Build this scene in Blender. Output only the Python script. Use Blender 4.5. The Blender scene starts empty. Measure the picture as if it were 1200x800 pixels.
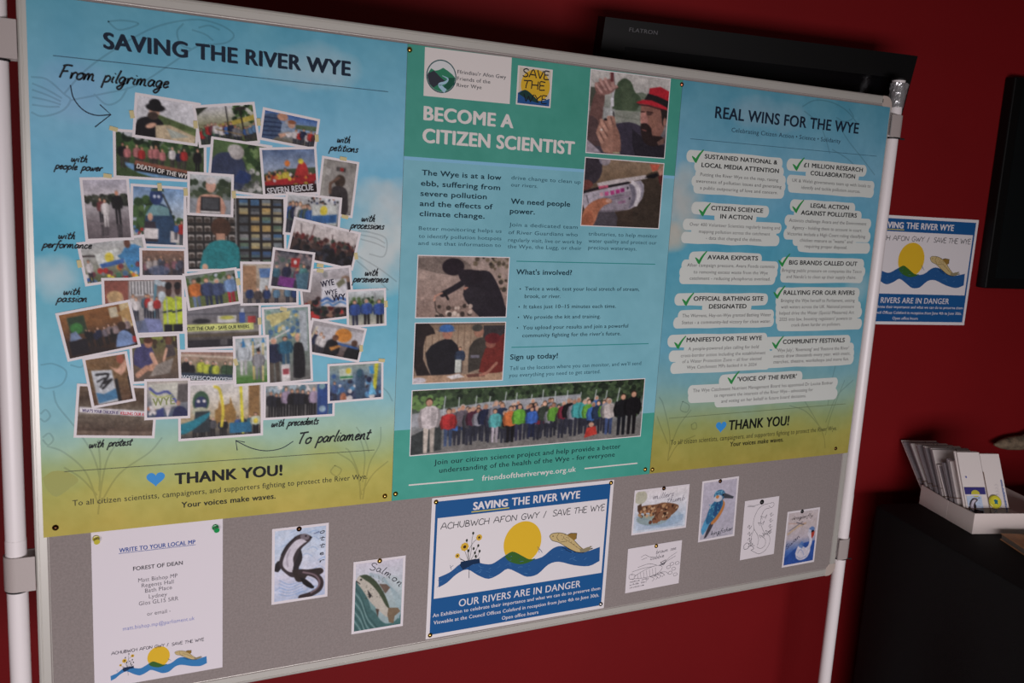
import bpy, math, random
import numpy as np
from mathutils import Vector, Matrix

C = bpy.context.scene.collection
TOP = 1.80                      # height of the display board's top edge above the floor (m)

# ------------------------------------------------------------------ camera
F_PX = 1035.79
CAM = np.array([0.07567, -1.54412, TOP - 0.27282])
YAW, PITCH, ROLL = -0.45989, -0.16587, -0.05687
def rotm(a, b, c):
    ca, sa, cb, sb, cc, sc = math.cos(a), math.sin(a), math.cos(b), math.sin(b), math.cos(c), math.sin(c)
    return (np.array([[ca, -sa, 0], [sa, ca, 0], [0, 0, 1]]) @ np.array([[1, 0, 0], [0, cb, -sb], [0, sb, cb]])
            @ np.array([[cc, 0, sc], [0, 1, 0], [-sc, 0, cc]]))
RM = rotm(YAW, PITCH, ROLL)
cd = bpy.data.cameras.new('camera'); cam = bpy.data.objects.new('camera', cd); C.objects.link(cam)
cd.sensor_width = 36; cd.sensor_fit = 'HORIZONTAL'; cd.lens = F_PX * 36 / 1200
cd.clip_start = 0.05
M4 = Matrix(((RM[0][0], RM[0][2], -RM[0][1], CAM[0]), (RM[1][0], RM[1][2], -RM[1][1], CAM[1]),
             (RM[2][0], RM[2][2], -RM[2][1], CAM[2]), (0, 0, 0, 1)))
cam.matrix_world = M4
cd.dof.use_dof = True; cd.dof.focus_distance = 1.85; cd.dof.aperture_fstop = 6.3
bpy.context.scene.camera = cam

# ------------------------------------------------------------------ world, lights, exposure
sc = bpy.context.scene
sc.view_settings.view_transform = 'Standard'; sc.view_settings.look = 'None'
sc.view_settings.gamma = 1.0; sc.view_settings.use_curve_mapping = False
sc.view_settings.exposure = 0.0
w = bpy.data.worlds.new('world'); sc.world = w; w.use_nodes = True
w.node_tree.nodes['Background'].inputs[0].default_value = (0.72, 0.68, 0.70, 1)
w.node_tree.nodes['Background'].inputs[1].default_value = 0.05
def area(name, loc, target, sx, sy, power, col):
    l = bpy.data.lights.new(name, 'AREA'); l.shape = 'RECTANGLE'; l.size = sx; l.size_y = sy
    l.energy = power; l.color = col
    o = bpy.data.objects.new(name, l); C.objects.link(o); o.location = loc
    o.rotation_euler = (Vector(target) - Vector(loc)).to_track_quat('-Z', 'Y').to_euler()
    return o
# daylight from a low window behind the photographer, and a dim ceiling panel
wl_ = area('window_daylight', (0.35, -2.55, 0.75), (0.95, 0, 0.40), 2.4, 0.7, 34, (1.0, 0.925, 0.955)); wl_.data.spread = math.radians(140)
area('ceiling_panel_light', (1.2, -2.6, 2.68), (1.3, -1.2, 0.0), 1.2, 0.6, 3, (1.0, 0.92, 0.84))

# ------------------------------------------------------------------ colour, materials
def lin(c):
    c = np.asarray(c, float) / 255.0
    return np.where(c <= 0.04045, c / 12.92, ((c + 0.055) / 1.055) ** 2.4)
def mat(name, col, rough=0.5, metal=0.0, noise=None, bump=None, spec=0.5, coat=0.0):
    m = bpy.data.materials.new(name); m.use_nodes = True
    nt = m.node_tree; b = nt.nodes['Principled BSDF']
    b.inputs['Roughness'].default_value = rough; b.inputs['Metallic'].default_value = metal
    b.inputs['Specular IOR Level'].default_value = spec; b.inputs['Coat Weight'].default_value = coat
    l = lin(col); b.inputs['Base Color'].default_value = (*l, 1)
    if noise:
        sc_, amt = noise
        tc = nt.nodes.new('ShaderNodeTexCoord'); n = nt.nodes.new('ShaderNodeTexNoise')
        n.inputs['Scale'].default_value = sc_; n.inputs['Detail'].default_value = 6
        nt.links.new(tc.outputs['Object'], n.inputs['Vector'])
        r = nt.nodes.new('ShaderNodeValToRGB')
        r.color_ramp.elements[0].position = 0.3; r.color_ramp.elements[1].position = 0.7
        r.color_ramp.elements[0].color = (*(l * (1 - amt)), 1); r.color_ramp.elements[1].color = (*np.minimum(l * (1 + amt), 1), 1)
        nt.links.new(n.outputs['Fac'], r.inputs[0]); nt.links.new(r.outputs[0], b.inputs['Base Color'])
    if bump:
        sc_, st = bump
        tc = nt.nodes.new('ShaderNodeTexCoord'); n = nt.nodes.new('ShaderNodeTexNoise')
        n.inputs['Scale'].default_value = sc_; n.inputs['Detail'].default_value = 5
        nt.links.new(tc.outputs['Object'], n.inputs['Vector'])
        bp = nt.nodes.new('ShaderNodeBump'); bp.inputs['Strength'].default_value = st; bp.inputs['Distance'].default_value = 0.002
        nt.links.new(n.outputs['Fac'], bp.inputs['Height']); nt.links.new(bp.outputs[0], b.inputs['Normal'])
    return m
PRINT = mat('printed_paper', (255, 255, 255), 0.5, spec=0.16, bump=(18, 0.12))
_nt = PRINT.node_tree; _a = _nt.nodes.new('ShaderNodeAttribute'); _a.attribute_name = 'ink'
_nt.links.new(_a.outputs['Color'], _nt.nodes['Principled BSDF'].inputs['Base Color'])
M_FELT = mat('grey_felt', (150, 141, 138), 0.95, noise=(260, 0.10), bump=(900, 0.5), spec=0.1)
M_RAIL = mat('anodised_rail', (205, 203, 195), 0.38, metal=0.25, bump=(40, 0.05))
M_GROOVE = mat('dark_gasket', (70, 68, 64), 0.7)
M_CAP = mat('beige_plastic_cap', (196, 182, 172), 0.5, bump=(120, 0.15))
M_POST = mat('white_powder_coat', (246, 240, 240), 0.33)
M_CLAMP = mat('pale_grey_plastic', (186, 176, 172), 0.5, bump=(200, 0.1))
M_RUBBER = mat('black_rubber', (18, 18, 18), 0.6)
M_TAPE = mat('crumpled_clear_tape', (190, 190, 192), 0.18, metal=0.55, bump=(70, 1.0))
M_WALL = mat('dark_red_paint', (124, 17, 21), 0.6, noise=(3, 0.06), bump=(220, 0.15), spec=0.2)
M_FLOOR = mat('dark_carpet', (52, 46, 46), 0.95, noise=(300, 0.25), bump=(500, 0.5))
M_CEIL = mat('ceiling_paint', (150, 145, 140), 0.9)
M_CLOTH = mat('black_cloth', (15, 14, 15), 0.8, bump=(600, 0.3), spec=0.3)
M_BLACK = mat('black_plastic', (14, 14, 15), 0.38)
M_TVB = mat('matt_black_plastic', (7, 7, 7), 0.5, spec=0.25)
M_SCREEN = mat('dark_screen_glass', (10, 10, 12), 0.16)
M_TEAL = mat('dark_teal_plastic', (8, 15, 16), 0.4)
M_BRASS = mat('brass', (196, 160, 84), 0.25, metal=1.0)
M_BRONZE = mat('dark_bronze', (92, 62, 40), 0.3, metal=1.0)
M_COPPER = mat('copper', (214, 132, 96), 0.25, metal=1.0)
M_STEEL = mat('steel', (170, 168, 165), 0.3, metal=1.0)
M_CARD = mat('white_card', (238, 230, 226), 0.7)
M_CARDEDGE = mat('card_edges', (150, 142, 146), 0.85, noise=(700, 0.35))
M_TWINE = mat('brown_twine', (120, 88, 66), 0.9)
M_BOX = mat('white_cardboard', (240, 228, 222), 0.75, bump=(60, 0.1))
M_WOOD = mat('tan_wood', (196, 140, 92), 0.6, noise=(30, 0.2))
M_DWOOD = mat('book_edge', (120, 108, 100), 0.7, noise=(200, 0.2))
M_FISH = mat('mottled_driftwood', (120, 104, 84), 0.8, noise=(60, 0.5), bump=(80, 0.8))
M_YPIN = mat('yellow_plastic', (205, 195, 70), 0.25)
M_GPIN = mat('green_plastic', (30, 160, 84), 0.25)
M_TABLE = mat('table_laminate', (120, 90, 66), 0.5, noise=(8, 0.15))

# ------------------------------------------------------------------ object helpers
class Thing:
    """An Empty at the thing's base; its parts are meshes given in world coordinates."""
    def __init__(s, name, label, cat, loc, group=None, structure=False):
        s.loc = np.array(loc, float)
        o = bpy.data.objects.new(name, None); C.objects.link(o); o.location = tuple(s.loc)
        o.empty_display_size = 0.02; s.o = o
        if structure: o['kind'] = 'structure'
        else: o['label'] = label; o['category'] = cat
        if group: o['group'] = group
def newmesh(name, V, loops, tot, mats, midx=None, smooth=False, ink=None):
    me = bpy.data.meshes.new(name)
    V = np.asarray(V, np.float32); loops = np.asarray(loops, np.int32); tot = np.asarray(tot, np.int32)
    me.vertices.add(len(V)); me.vertices.foreach_set('co', V.ravel())
    me.loops.add(len(loops)); me.loops.foreach_set('vertex_index', loops)
    me.polygons.add(len(tot)); st = np.zeros(len(tot), np.int32); st[1:] = np.cumsum(tot)[:-1]
    me.polygons.foreach_set('loop_start', st)
    for m in (mats if isinstance(mats, (list, tuple)) else [mats]): me.materials.append(m)
    if midx is not None: me.polygons.foreach_set('material_index', np.asarray(midx, np.int32))
    me.polygons.foreach_set('use_smooth', np.full(len(tot), smooth, bool))
    if ink is not None:
        ca = me.color_attributes.new('ink', 'FLOAT_COLOR', 'POINT')
        c4 = np.ones((len(V), 4), np.float32); c4[:, :3] = ink; ca.data.foreach_set('color', c4.ravel())
    me.update(calc_edges=True); me.validate(verbose=False)
    return me
def link(name, me, th=None, parent=None, label=None):
    o = bpy.data.objects.new(name, me); C.objects.link(o)
    if th is not None: o.parent = parent or th.o
    if label: o['label'] = label
    return o
class Geo:
    """collects simple solids in world coordinates, built as ONE mesh"""
    def __init__(s): s.V = []; s.L = []; s.T = []; s.M = []; s.n = 0
    def add(s, V, faces, mi=0):
        V = np.asarray(V, float)
        for f in faces: s.L += [i + s.n for i in f]; s.T.append(len(f)); s.M.append(mi)
        s.V.append(V); s.n += len(V); return s
    def box(s, o, ex, ey, ez, mi=0):
        o, ex, ey, ez = map(np.array, (o, ex, ey, ez))
        V = [o, o + ex, o + ex + ey, o + ey, o + ez, o + ex + ez, o + ex + ey + ez, o + ey + ez]
        F = [(0, 3, 2, 1), (4, 5, 6, 7), (0, 1, 5, 4), (1, 2, 6, 5), (2, 3, 7, 6), (3, 0, 4, 7)]
        if np.dot(np.cross(ex, ey), ez) < 0: F = [f[::-1] for f in F]
        return s.add(V, F, mi)
    def prof(s, A, B, prof, ua, ub, mi=0, cap=True):
        """extrude closed 2-D profile (in axes ua, ub) from A to B"""
        A, B, ua, ub = map(np.array, (A, B, ua, ub)); n = len(prof)
        V = [A + ua * p + ub * q for p, q in prof] + [B + ua * p + ub * q for p, q in prof]
        F = [(i, (i + 1) % n, n + (i + 1) % n, n + i) for i in range(n)]
        if cap: F += [tuple(range(n))[::-1], tuple(range(n, 2 * n))]
        return s.add(V, F, mi)
    def tube(s, pts, rad, seg=20, mi=0, caps=True):
        pts = np.array(pts, float); n = len(pts)
        rad = np.full(n, rad) if np.isscalar(rad) else np.array(rad)
        T = np.gradient(pts, axis=0); T /= np.linalg.norm(T, axis=1)[:, None] + 1e-12
        up = np.array([0, 0, 1.0]) if abs(T[0][2]) < 0.9 else np.array([1.0, 0, 0])
        V = []
        for k in range(n):
            a = np.cross(T[k], up); a /= np.linalg.norm(a); b = np.cross(T[k], a)
            for j in range(seg):
                t = 2 * math.pi * j / seg; V.append(pts[k] + rad[k] * (a * math.cos(t) + b * math.sin(t)))
        F = [(k * seg + j, k * seg + (j + 1) % seg, (k + 1) * seg + (j + 1) % seg, (k + 1) * seg + j)
             for k in range(n - 1) for j in range(seg)]
        if caps: F += [tuple(range(seg))[::-1], tuple(range((n - 1) * seg, n * seg))]
        return s.add(V, F, mi)
    def build(s, name, m, th=None, smooth=False, bevel=0, parent=None, label=None):
        V = np.concatenate(s.V)
        if th is not None: V = V - th.loc
        me = newmesh(name, V, s.L, s.T, m, s.M, smooth)
        o = link(name, me, th, parent, label)
        import bmesh
        bm = bmesh.new(); bm.from_mesh(me); bmesh.ops.recalc_face_normals(bm, faces=bm.faces); bm.to_mesh(me); bm.free()
        if smooth: me.set_sharp_from_angle(angle=math.radians(40))
        if bevel:
            b = o.modifiers.new('bevel', 'BEVEL'); b.width = bevel; b.segments = 2; b.limit_method = 'ANGLE'
        return o
def tag(o, label, cat, group=None):
    o['label'] = label; o['category'] = cat
    if group: o['group'] = group
    return o

# ------------------------------------------------------------------ planes that carry print
def ray(u, v):
    u, v = np.broadcast_arrays(np.asarray(u, float), np.asarray(v, float))
    d = np.stack([(u - 600) / F_PX, np.ones_like(u), (400 - v) / F_PX], -1)
    return d @ RM.T
class Surf:
    """flat (or gently dished) surface: a to the right, b downwards (m); off = height above it towards the viewer"""
    def __init__(s, O, U, D, dish=None):
        s.O, s.U, s.D = (np.array(x, float) for x in (O, U, D))
        s.N = np.cross(s.D, s.U) * -1.0
        s.N = np.cross(s.U, s.D); s.N /= np.linalg.norm(s.N)
        s.N = -s.N if np.dot(s.N, CAM - s.O) < 0 else s.N
        s.dish = dish or (lambda a, b: 0 * a)
    def pt(s, a, b, off=0.0):
        a = np.asarray(a, float); b = np.asarray(b, float)
        h = off - s.dish(a, b)
        return s.O + a[..., None] * s.U + b[..., None] * s.D + h[..., None] * s.N
    def px(s, u, v):
        d = ray(u, v); h = 0.0
        for _ in range(3):
            O = s.O + (np.asarray(h)[..., None] * s.N if np.ndim(h) else h * s.N)
            t = ((O - CAM) * s.N).sum(-1) / (d @ s.N)
            P = CAM + d * t[..., None] - s.O
            a, b = P @ s.U, P @ s.D; h = -s.dish(a, b)
        return a, b
BH = 1.1905
def board_dish(a, b):
    return 0 * (a + b) - 0.0012          # stiff laminated sheets lie just clear of felt and rails
BOARD = Surf((0, 0, TOP), (1, 0, 0), (0, 0, -1), board_dish)
WTH = -0.1428
WU = np.array([math.cos(WTH), math.sin(WTH), 0]); WN = np.array([math.sin(WTH), -math.cos(WTH), 0])   # WN points into the room
WO = np.array([1.8, 0.2072, 0.0])
def wp(s_, n, z): return WO + WU * s_ + WN * n + np.array([0, 0, z])
WALL = Surf(wp(0, 0.0008, TOP), WU, (0, 0, -1))

class Rect:
    """a rectangle lying on a Surf; local metres from its top-left corner"""
    def __init__(s, surf, a0, b0, w, h, ang=0.0):
        s.s, s.a0, s.b0, s.w, s.h, s.ang = surf, a0, b0, w, h, ang
        s.c, s.n = math.cos(ang), math.sin(ang)
    @classmethod
    def fit(cls, surf, q, size=None):
        a, b = surf.px([p[0] for p in q], [p[1] for p in q])
        P = np.stack([a, b], 1); c = P.mean(0)
        e = (P[1] - P[0] + P[2] - P[3]) / 2; f = (P[3] - P[0] + P[2] - P[1]) / 2
        ang = (math.atan2(e[1], e[0]) + math.atan2(-f[0], f[1])) / 2
        w_, h_ = size or (np.linalg.norm(e), np.linalg.norm(f))
        u = np.array([math.cos(ang), math.sin(ang)]); v = np.array([-u[1], u[0]])
        o = c - u * w_ / 2 - v * h_ / 2
        return cls(surf, o[0], o[1], w_, h_, ang)
    def ab(s, x, y):
        x = np.asarray(x, float); y = np.asarray(y, float)
        return s.a0 + x * s.c - y * s.n, s.b0 + x * s.n + y * s.c
    def pt(s, x, y, off=0.0):
        return s.s.pt(*s.ab(x, y), off)
    def px(s, u, v):
        a, b = s.s.px(u, v); a = a - s.a0; b = b - s.b0
        return a * s.c + b * s.n, -a * s.n + b * s.c
    def loc(s): return s.pt(s.w / 2, s.h, 0.0)
    def sub(s, x, y, w_, h_, ang=0):
        a, b = s.ab(x, y); return Rect(s.s, float(a), float(b), w_, h_, s.ang + ang)

STEP = 3.0e-5
class Ink:
    def __init__(s): s.V = []; s.C = []; s.L = []; s.T = []; s.n = 0; s.c = 0
    def up(s): s.c += 1; return (s.c % 22) * 1.3e-6      # pieces of ink laid over each other never share a plane
    def add(s, V, loops, tot, col):
        V = np.asarray(V).reshape(-1, 3); s.V.append(V)
        c = np.asarray(col, float)
        s.C.append(np.broadcast_to(c, (len(V), 3)) if c.ndim == 1 else c.reshape(-1, 3))
        s.L.append(np.asarray(loops, np.int64).ravel() + s.n); s.T.append(np.asarray(tot).ravel()); s.n += len(V)
    def grid(s, R, x0, y0, x1, y1, img, off):
        """img: (h,w,3) sRGB 0-255 -> one vertex per sample"""
        h, w_ = img.shape[:2]
        X, Y = np.meshgrid(np.linspace(x0, x1, w_), np.linspace(y0, y1, h))
        V = R.pt(X, Y, off)
        i = np.arange(h * w_).reshape(h, w_)
        q = np.stack([i[:-1, :-1], i[1:, :-1], i[1:, 1:], i[:-1, 1:]], -1).reshape(-1, 4)
        s.add(V, q, np.full(len(q), 4), lin(np.clip(img, 0, 255)))
    def rect(s, R, x0, y0, x1, y1, col, off):
        n = m = 2
        s.grid(R, x0, y0, x1, y1, np.broadcast_to(np.array(col, float), (m, n, 3)), off)
    def poly(s, R, P, col, off):
        P = np.asarray(P, float); area2 = np.sum(P[:, 0] * np.roll(P[:, 1], -1) - np.roll(P[:, 0], -1) * P[:, 1])
        if area2 > 0: P = P[::-1]
        off = off + s.up()
        s.add(R.pt(P[:, 0], P[:, 1], off), np.arange(len(P)), [len(P)], lin(col))
    def ell(s, R, cx, cy, rx, ry, col, off, n=28):
        t = np.linspace(0, 2 * math.pi, n, endpoint=False)
        s.poly(R, np.stack([cx + rx * np.cos(t), cy + ry * np.sin(t)], 1), col, off)
    def line(s, R, P, wd, col, off, smooth=0):
        P = np.asarray(P, float)
        if smooth and len(P) > 2: P = catmull(P, smooth)
        T = np.gradient(P, axis=0); T /= np.linalg.norm(T, axis=1)[:, None] + 1e-12
        N = np.stack([-T[:, 1], T[:, 0]], 1)
        W = wd if np.isscalar(wd) else np.interp(np.linspace(0, 1, len(P)), np.linspace(0, 1, len(wd)), wd)[:, None]
        off = off + s.up()
        A, B = P + N * W / 2, P - N * W / 2; n = len(P)
        V = np.concatenate([R.pt(A[:, 0], A[:, 1], off), R.pt(B[:, 0], B[:, 1], off)])
        i = np.arange(n - 1); q = np.stack([i, i + 1, n + i + 1, n + i], 1)[:, ::1]
        if callable(col): c = lin(col(P)); col_ = np.concatenate([c, c])
        else: col_ = lin(col)
        s.add(V, q, np.full(n - 1, 4), col_)
    def build(s, name, th, parent=None, label=None, solid=0):
        me = newmesh(name, np.concatenate(s.V) - th.loc, np.concatenate(s.L), np.concatenate(s.T), PRINT,
                     ink=np.concatenate(s.C))
        o = link(name, me, th, parent, label)
        if solid:
            m = o.modifiers.new('paper', 'SOLIDIFY'); m.thickness = solid; m.offset = -1
        return o
def catmull(P, k=6):
    P = np.asarray(P, float); Q = np.concatenate([[2 * P[0] - P[1]], P, [2 * P[-1] - P[-2]]])
    out = []
    for i in range(1, len(Q) - 2):
        for t in np.linspace(0, 1, k, endpoint=False):
            a, b, c, d = Q[i - 1], Q[i], Q[i + 1], Q[i + 2]
            out.append(0.5 * ((2 * b) + (c - a) * t + (2 * a - 5 * b + 4 * c - d) * t * t + (3 * b - a - 3 * c + d) * t ** 3))
    out.append(P[-1]); return np.array(out)

# ---- typeset text (built-in font), cached
_tc = {}
def glyphs(txt, bold):
    k = (txt, bold)
    if k not in _tc:
        cu = bpy.data.curves.new('t', 'FONT'); cu.body = txt; cu.size = 1; cu.offset = bold; cu.space_character = 1.05
        cu.resolution_u = 2 if len(txt) > 24 else 4; cu.fill_mode = 'FRONT'
        o = bpy.data.objects.new('t', cu); C.objects.link(o)
        dg = bpy.context.evaluated_depsgraph_get(); dg.update()
        me = bpy.data.meshes.new_from_object(o.evaluated_get(dg))
        V = np.zeros(len(me.vertices) * 3); me.vertices.foreach_get('co', V); V = V.reshape(-1, 3)[:, :2]
        L = np.zeros(len(me.loops), np.int32); me.loops.foreach_get('vertex_index', L)
        T = np.zeros(len(me.polygons), np.int32); me.polygons.foreach_get('loop_total', T)
        bpy.data.objects.remove(o); bpy.data.curves.remove(cu); bpy.data.meshes.remove(me)
        _tc[k] = (V, L, T)
    return _tc[k]
def type_at(ink, R, txt, x0, x1, y, cap, col, off, bold=0.0, slant=0.0, ang=0.0):
    V, L, T = glyphs(txt, 0.0)
    a, b = V[:, 0].min(), V[:, 0].max()
    d = bold * 0.9 * cap / 0.72
    k = (x1 - x0 - 2 * d) / (b - a)
    cp = [(-d, 0), (d, 0), (0, d * .55), (0, -d * .55), (-d, -d * .5), (d, d * .5)] if bold > .02 else ([(-d, 0), (d, 0)] if bold > .004 else [(0, 0)])
    for i, (dx, dy) in enumerate(cp):
        X = d + dx + (V[:, 0] - a) * k + V[:, 1] * slant * cap / 0.72; Y = dy - V[:, 1] * (cap - d) / 0.72
        if ang:
            X, Y = X * math.cos(ang) - Y * math.sin(ang), X * math.sin(ang) + Y * math.cos(ang)
        ink.add(R.pt(x0 + X, y + Y, off + i * 7e-6), L, T, lin(col))
def T(ink, R, txt, u0, v0, u1, v1, cap, col, off, bold=0.0, slant=0.0):
    """baseline from photo point (u0,v0) to (u1,v1) carried onto the sheet; cap = capital height (photo px)"""
    x, y = R.px([u0, u1, (u0 + u1) / 2, (u0 + u1) / 2], [v0, v1, (v0 + v1) / 2, (v0 + v1) / 2 - cap])
    type_at(ink, R, txt, x[0], x[1], (y[0] + y[1]) / 2, y[2] - y[3], col, off, bold, slant)

# ---- pen lettering: strokes on a 0..1 x-height box
SF = {
'a': (1.0, [[(.75,.85),(.4,1),(.08,.6),(.15,.08),(.45,.05),(.72,.5),(.78,.95),(.72,.3),(.95,.0)]]),
'c': (.85, [[(.7,.85),(.4,1),(.08,.5),(.2,.05),(.5,0),(.8,.25)]]),
'd': (1.0, [[(.7,.85),(.35,.95),(.08,.5),(.2,.05),(.5,.1),(.75,.6),(.95,2),(.75,.5),(.95,0)]]),
'e': (.85, [[(.1,.45),(.6,.65),(.55,.98),(.2,.85),(.1,.3),(.35,0),(.8,.25)]]),
'f': (.8, [[(.95,1.8),(.7,2),(.45,1.4),(.35,.2),(.2,-.8),(0,-.7)],[(.1,.95),(.8,1)]]),
'g': (1.0, [[(.75,.85),(.4,1),(.08,.6),(.2,.1),(.5,.15),(.78,.9),(.65,-.5),(.3,-.95),(.05,-.6),(.9,.1)]]),
'h': (1.0, [[(.45,2),(.3,1),(.15,0),(.3,.7),(.6,1),(.7,.6),(.65,.1),(.95,0)]]),
'i': (.5, [[(.25,.95),(.15,.2),(.4,0)],[(.32,1.35),(.36,1.45)]]),
'k': (.9, [[(.4,2),(.2,0)],[(.75,1),(.28,.5),(.5,.35),(.85,0)]]),
'l': (.5, [[(.45,2),(.25,.8),(.2,.1),(.45,0)]]),
'm': (1.5, [[(.1,.95),(.1,0),(.25,.75),(.5,1),(.58,.5),(.55,0),(.7,.75),(.98,1),(1.08,.5),(1.08,.1),(1.4,0)]]),
'n': (1.0, [[(.1,.95),(.1,0),(.3,.75),(.6,1),(.68,.5),(.66,.1),(.95,0)]]),
'o': (.9, [[(.5,1),(.1,.7),(.12,.1),(.5,0),(.8,.4),(.7,.9),(.5,1),(.9,.85)]]),
'p': (1.0, [[(.25,1),(.1,-.95)],[(.2,.6),(.5,1),(.85,.75),(.75,.2),(.4,0),(.2,.2)]]),
'r': (.75, [[(.1,.95),(.12,0),(.25,.7),(.5,1),(.75,.85)]]),
's': (.75, [[(.7,.9),(.4,1),(.2,.75),(.55,.4),(.5,.05),(.05,.05)]]),
't': (.7, [[(.45,1.7),(.25,.3),(.35,0),(.65,.1)],[(.0,1.1),(.75,1.15)]]),
'u': (1.0, [[(.15,.95),(.1,.3),(.3,0),(.6,.3),(.75,.95),(.7,.2),(.95,0)]]),
'v': (.8, [[(.1,.95),(.35,0),(.7,.95)]]),
'w': (1.3, [[(.1,.95),(.1,.2),(.35,0),(.6,.8),(.65,.1),(.9,.1),(1.15,.95)]]),
'y': (.95, [[(.15,.95),(.2,.3),(.5,.2),(.75,.95),(.55,-.3),(.2,-.95),(0,-.7)]]),
'b': (.9, [[(.3,2),(.12,.1),(.5,0),(.8,.4),(.6,.9),(.2,.6)]]),
'F': (1.3, [[(.35,1.95),(.2,.9),(.1,0)],[(.1,1.8),(.6,2),(1.25,1.95)],[(.2,1.0),(.9,1.1)]]),
'T': (1.3, [[(.0,1.85),(.6,1.9),(1.35,2)],[(.7,1.9),(.5,.8),(.45,0)]]),
'S': (1.2, [[(1.1,1.7),(.7,2),(.2,1.7),(.3,1.2),(.9,.8),(.95,.3),(.5,0),(.05,.25)]]),
'A': (1.5, [[(.0,0),(.75,2),(1.4,0)],[(.25,.75),(1.2,.7)]]),
'B': (1.2, [[(.1,0),(.15,2)],[(.15,2),(.8,1.8),(.75,1.2),(.15,1.05),(.95,.8),(.9,.15),(.1,0)]]),
'C': (1.3, [[(1.2,1.7),(.7,2),(.15,1.3),(.2,.4),(.7,0),(1.25,.3)]]),
'E': (1.1, [[(1,2),(.15,2),(.12,1),(.1,0),(1,.05)],[(.12,1.05),(.85,1.1)]]),
'G': (1.4, [[(1.25,1.75),(.7,2),(.15,1.3),(.2,.35),(.7,0),(1.15,.25),(1.15,.9)],[(.7,.9),(1.3,.92)]]),
'H': (1.4, [[(.15,2),(.1,0)],[(1.2,2),(1.15,0)],[(.12,1),(1.2,1.05)]]),
'N': (1.5, [[(.1,0),(.15,2)],[(.15,2),(1.2,.1)],[(1.2,.1),(1.3,2)]]),
'O': (1.5, [[(.75,2),(.15,1.4),(.2,.4),(.75,0),(1.3,.5),(1.25,1.5),(.75,2)]]),
'U': (1.4, [[(.15,2),(.15,.6),(.6,0),(1.1,.4),(1.2,2)]]),
'V': (1.3, [[(.05,2),(.6,0)],[(.6,0),(1.2,2)]]),
'W': (1.9, [[(.05,2),(.5,0)],[(.5,0),(.9,1.5)],[(.9,1.5),(1.3,0)],[(1.3,0),(1.8,2)]]),
'Y': (1.3, [[(.05,2),(.6,1)],[(1.25,2),(.6,1),(.55,0)]]),
'I': (.4, [[(.2,2),(.15,0)]]), 'R': (1.3, [[(.1,0),(.15,2)],[(.15,2),(.9,1.8),(.85,1.2),(.15,1)],[(.4,1),(1.2,0)]]),
'D': (1.4, [[(.1,0),(.15,2)],[(.15,2),(.9,1.8),(1.25,1),(.85,.2),(.1,0)]]),
'/': (.8, [[(.1,-.2),(.7,2.1)]]), '?': (1., [[(.1,1.6),(.5,2),(.9,1.5),(.5,.9),(.5,.5)],[(.5,.1),(.52,0)]]), ' ': (.9, []),
}
def pen_at(ink, R, txt, x0, x1, y, xh, wd, col, off, slant=0.15, ang=0.0, curve=None, jit=0.0, seed=1):
    rnd = random.Random(seed); tot = sum(SF[c][0] for c in txt); k = (x1 - x0) / tot; cx = 0.0
    for ch in txt:
        adv, st = SF[ch]; jy = rnd.uniform(-jit, jit) * xh
        for s_ in st:
            P = np.array(s_, float)
            X = (cx + P[:, 0]) * k + P[:, 1] * slant * xh; Y = -P[:, 1] * xh + jy
            if curve is not None:
                tt = (cx + adv / 2) * k; cxp, cyp, ca = curve(tt / (x1 - x0))
                xx = X - tt; X, Y = cxp + xx * math.cos(ca) - Y * math.sin(ca), cyp + xx * math.sin(ca) + Y * math.cos(ca)
                ink.line(R, np.stack([X, Y], 1), wd, col, off, 4 if len(P) > 2 else 0); continue
            if ang: X, Y = X * math.cos(ang) - Y * math.sin(ang), X * math.sin(ang) + Y * math.cos(ang)
            ink.line(R, np.stack([x0 + X, y + Y], 1), wd, col, off, 4 if len(P) > 2 else 0)
        cx += adv
def PEN(ink, R, txt, u0, v0, u1, v1, xh, wd, col, off, slant=0.15, keep_angle=False, **kw):
    x, y = R.px([u0, u1, (u0 + u1) / 2, (u0 + u1) / 2], [v0, v1, (v0 + v1) / 2, (v0 + v1) / 2 - xh])
    yy, an = ((y[0] + y[1]) / 2, 0.0)
    if keep_angle: yy, an = y[0], math.atan2(y[1] - y[0], x[1] - x[0])
    pen_at(ink, R, txt, x[0], x[0] + math.hypot(x[1] - x[0], (y[1] - y[0]) if keep_angle else 0), yy, y[2] - y[3], wd, col, off, slant, an, **kw)
def LINE(ink, R, P, wd, col, off, smooth=0):
    x, y = R.px([p[0] for p in P], [p[1] for p in P]); ink.line(R, np.stack([x, y], 1), wd, col, off, smooth)
def POLY(ink, R, P, col, off, smooth=0):
    x, y = R.px([p[0] for p in P], [p[1] for p in P]); Q = np.stack([x, y], 1)
    if smooth: Q = catmull(np.concatenate([Q, Q[:1]]), smooth)[:-1]
    ink.poly(R, Q, col, off)
def Z(ox, oy, s_): return lambda *P: [(ox + p[0] / s_, oy + p[1] / s_) for p in P]

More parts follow.
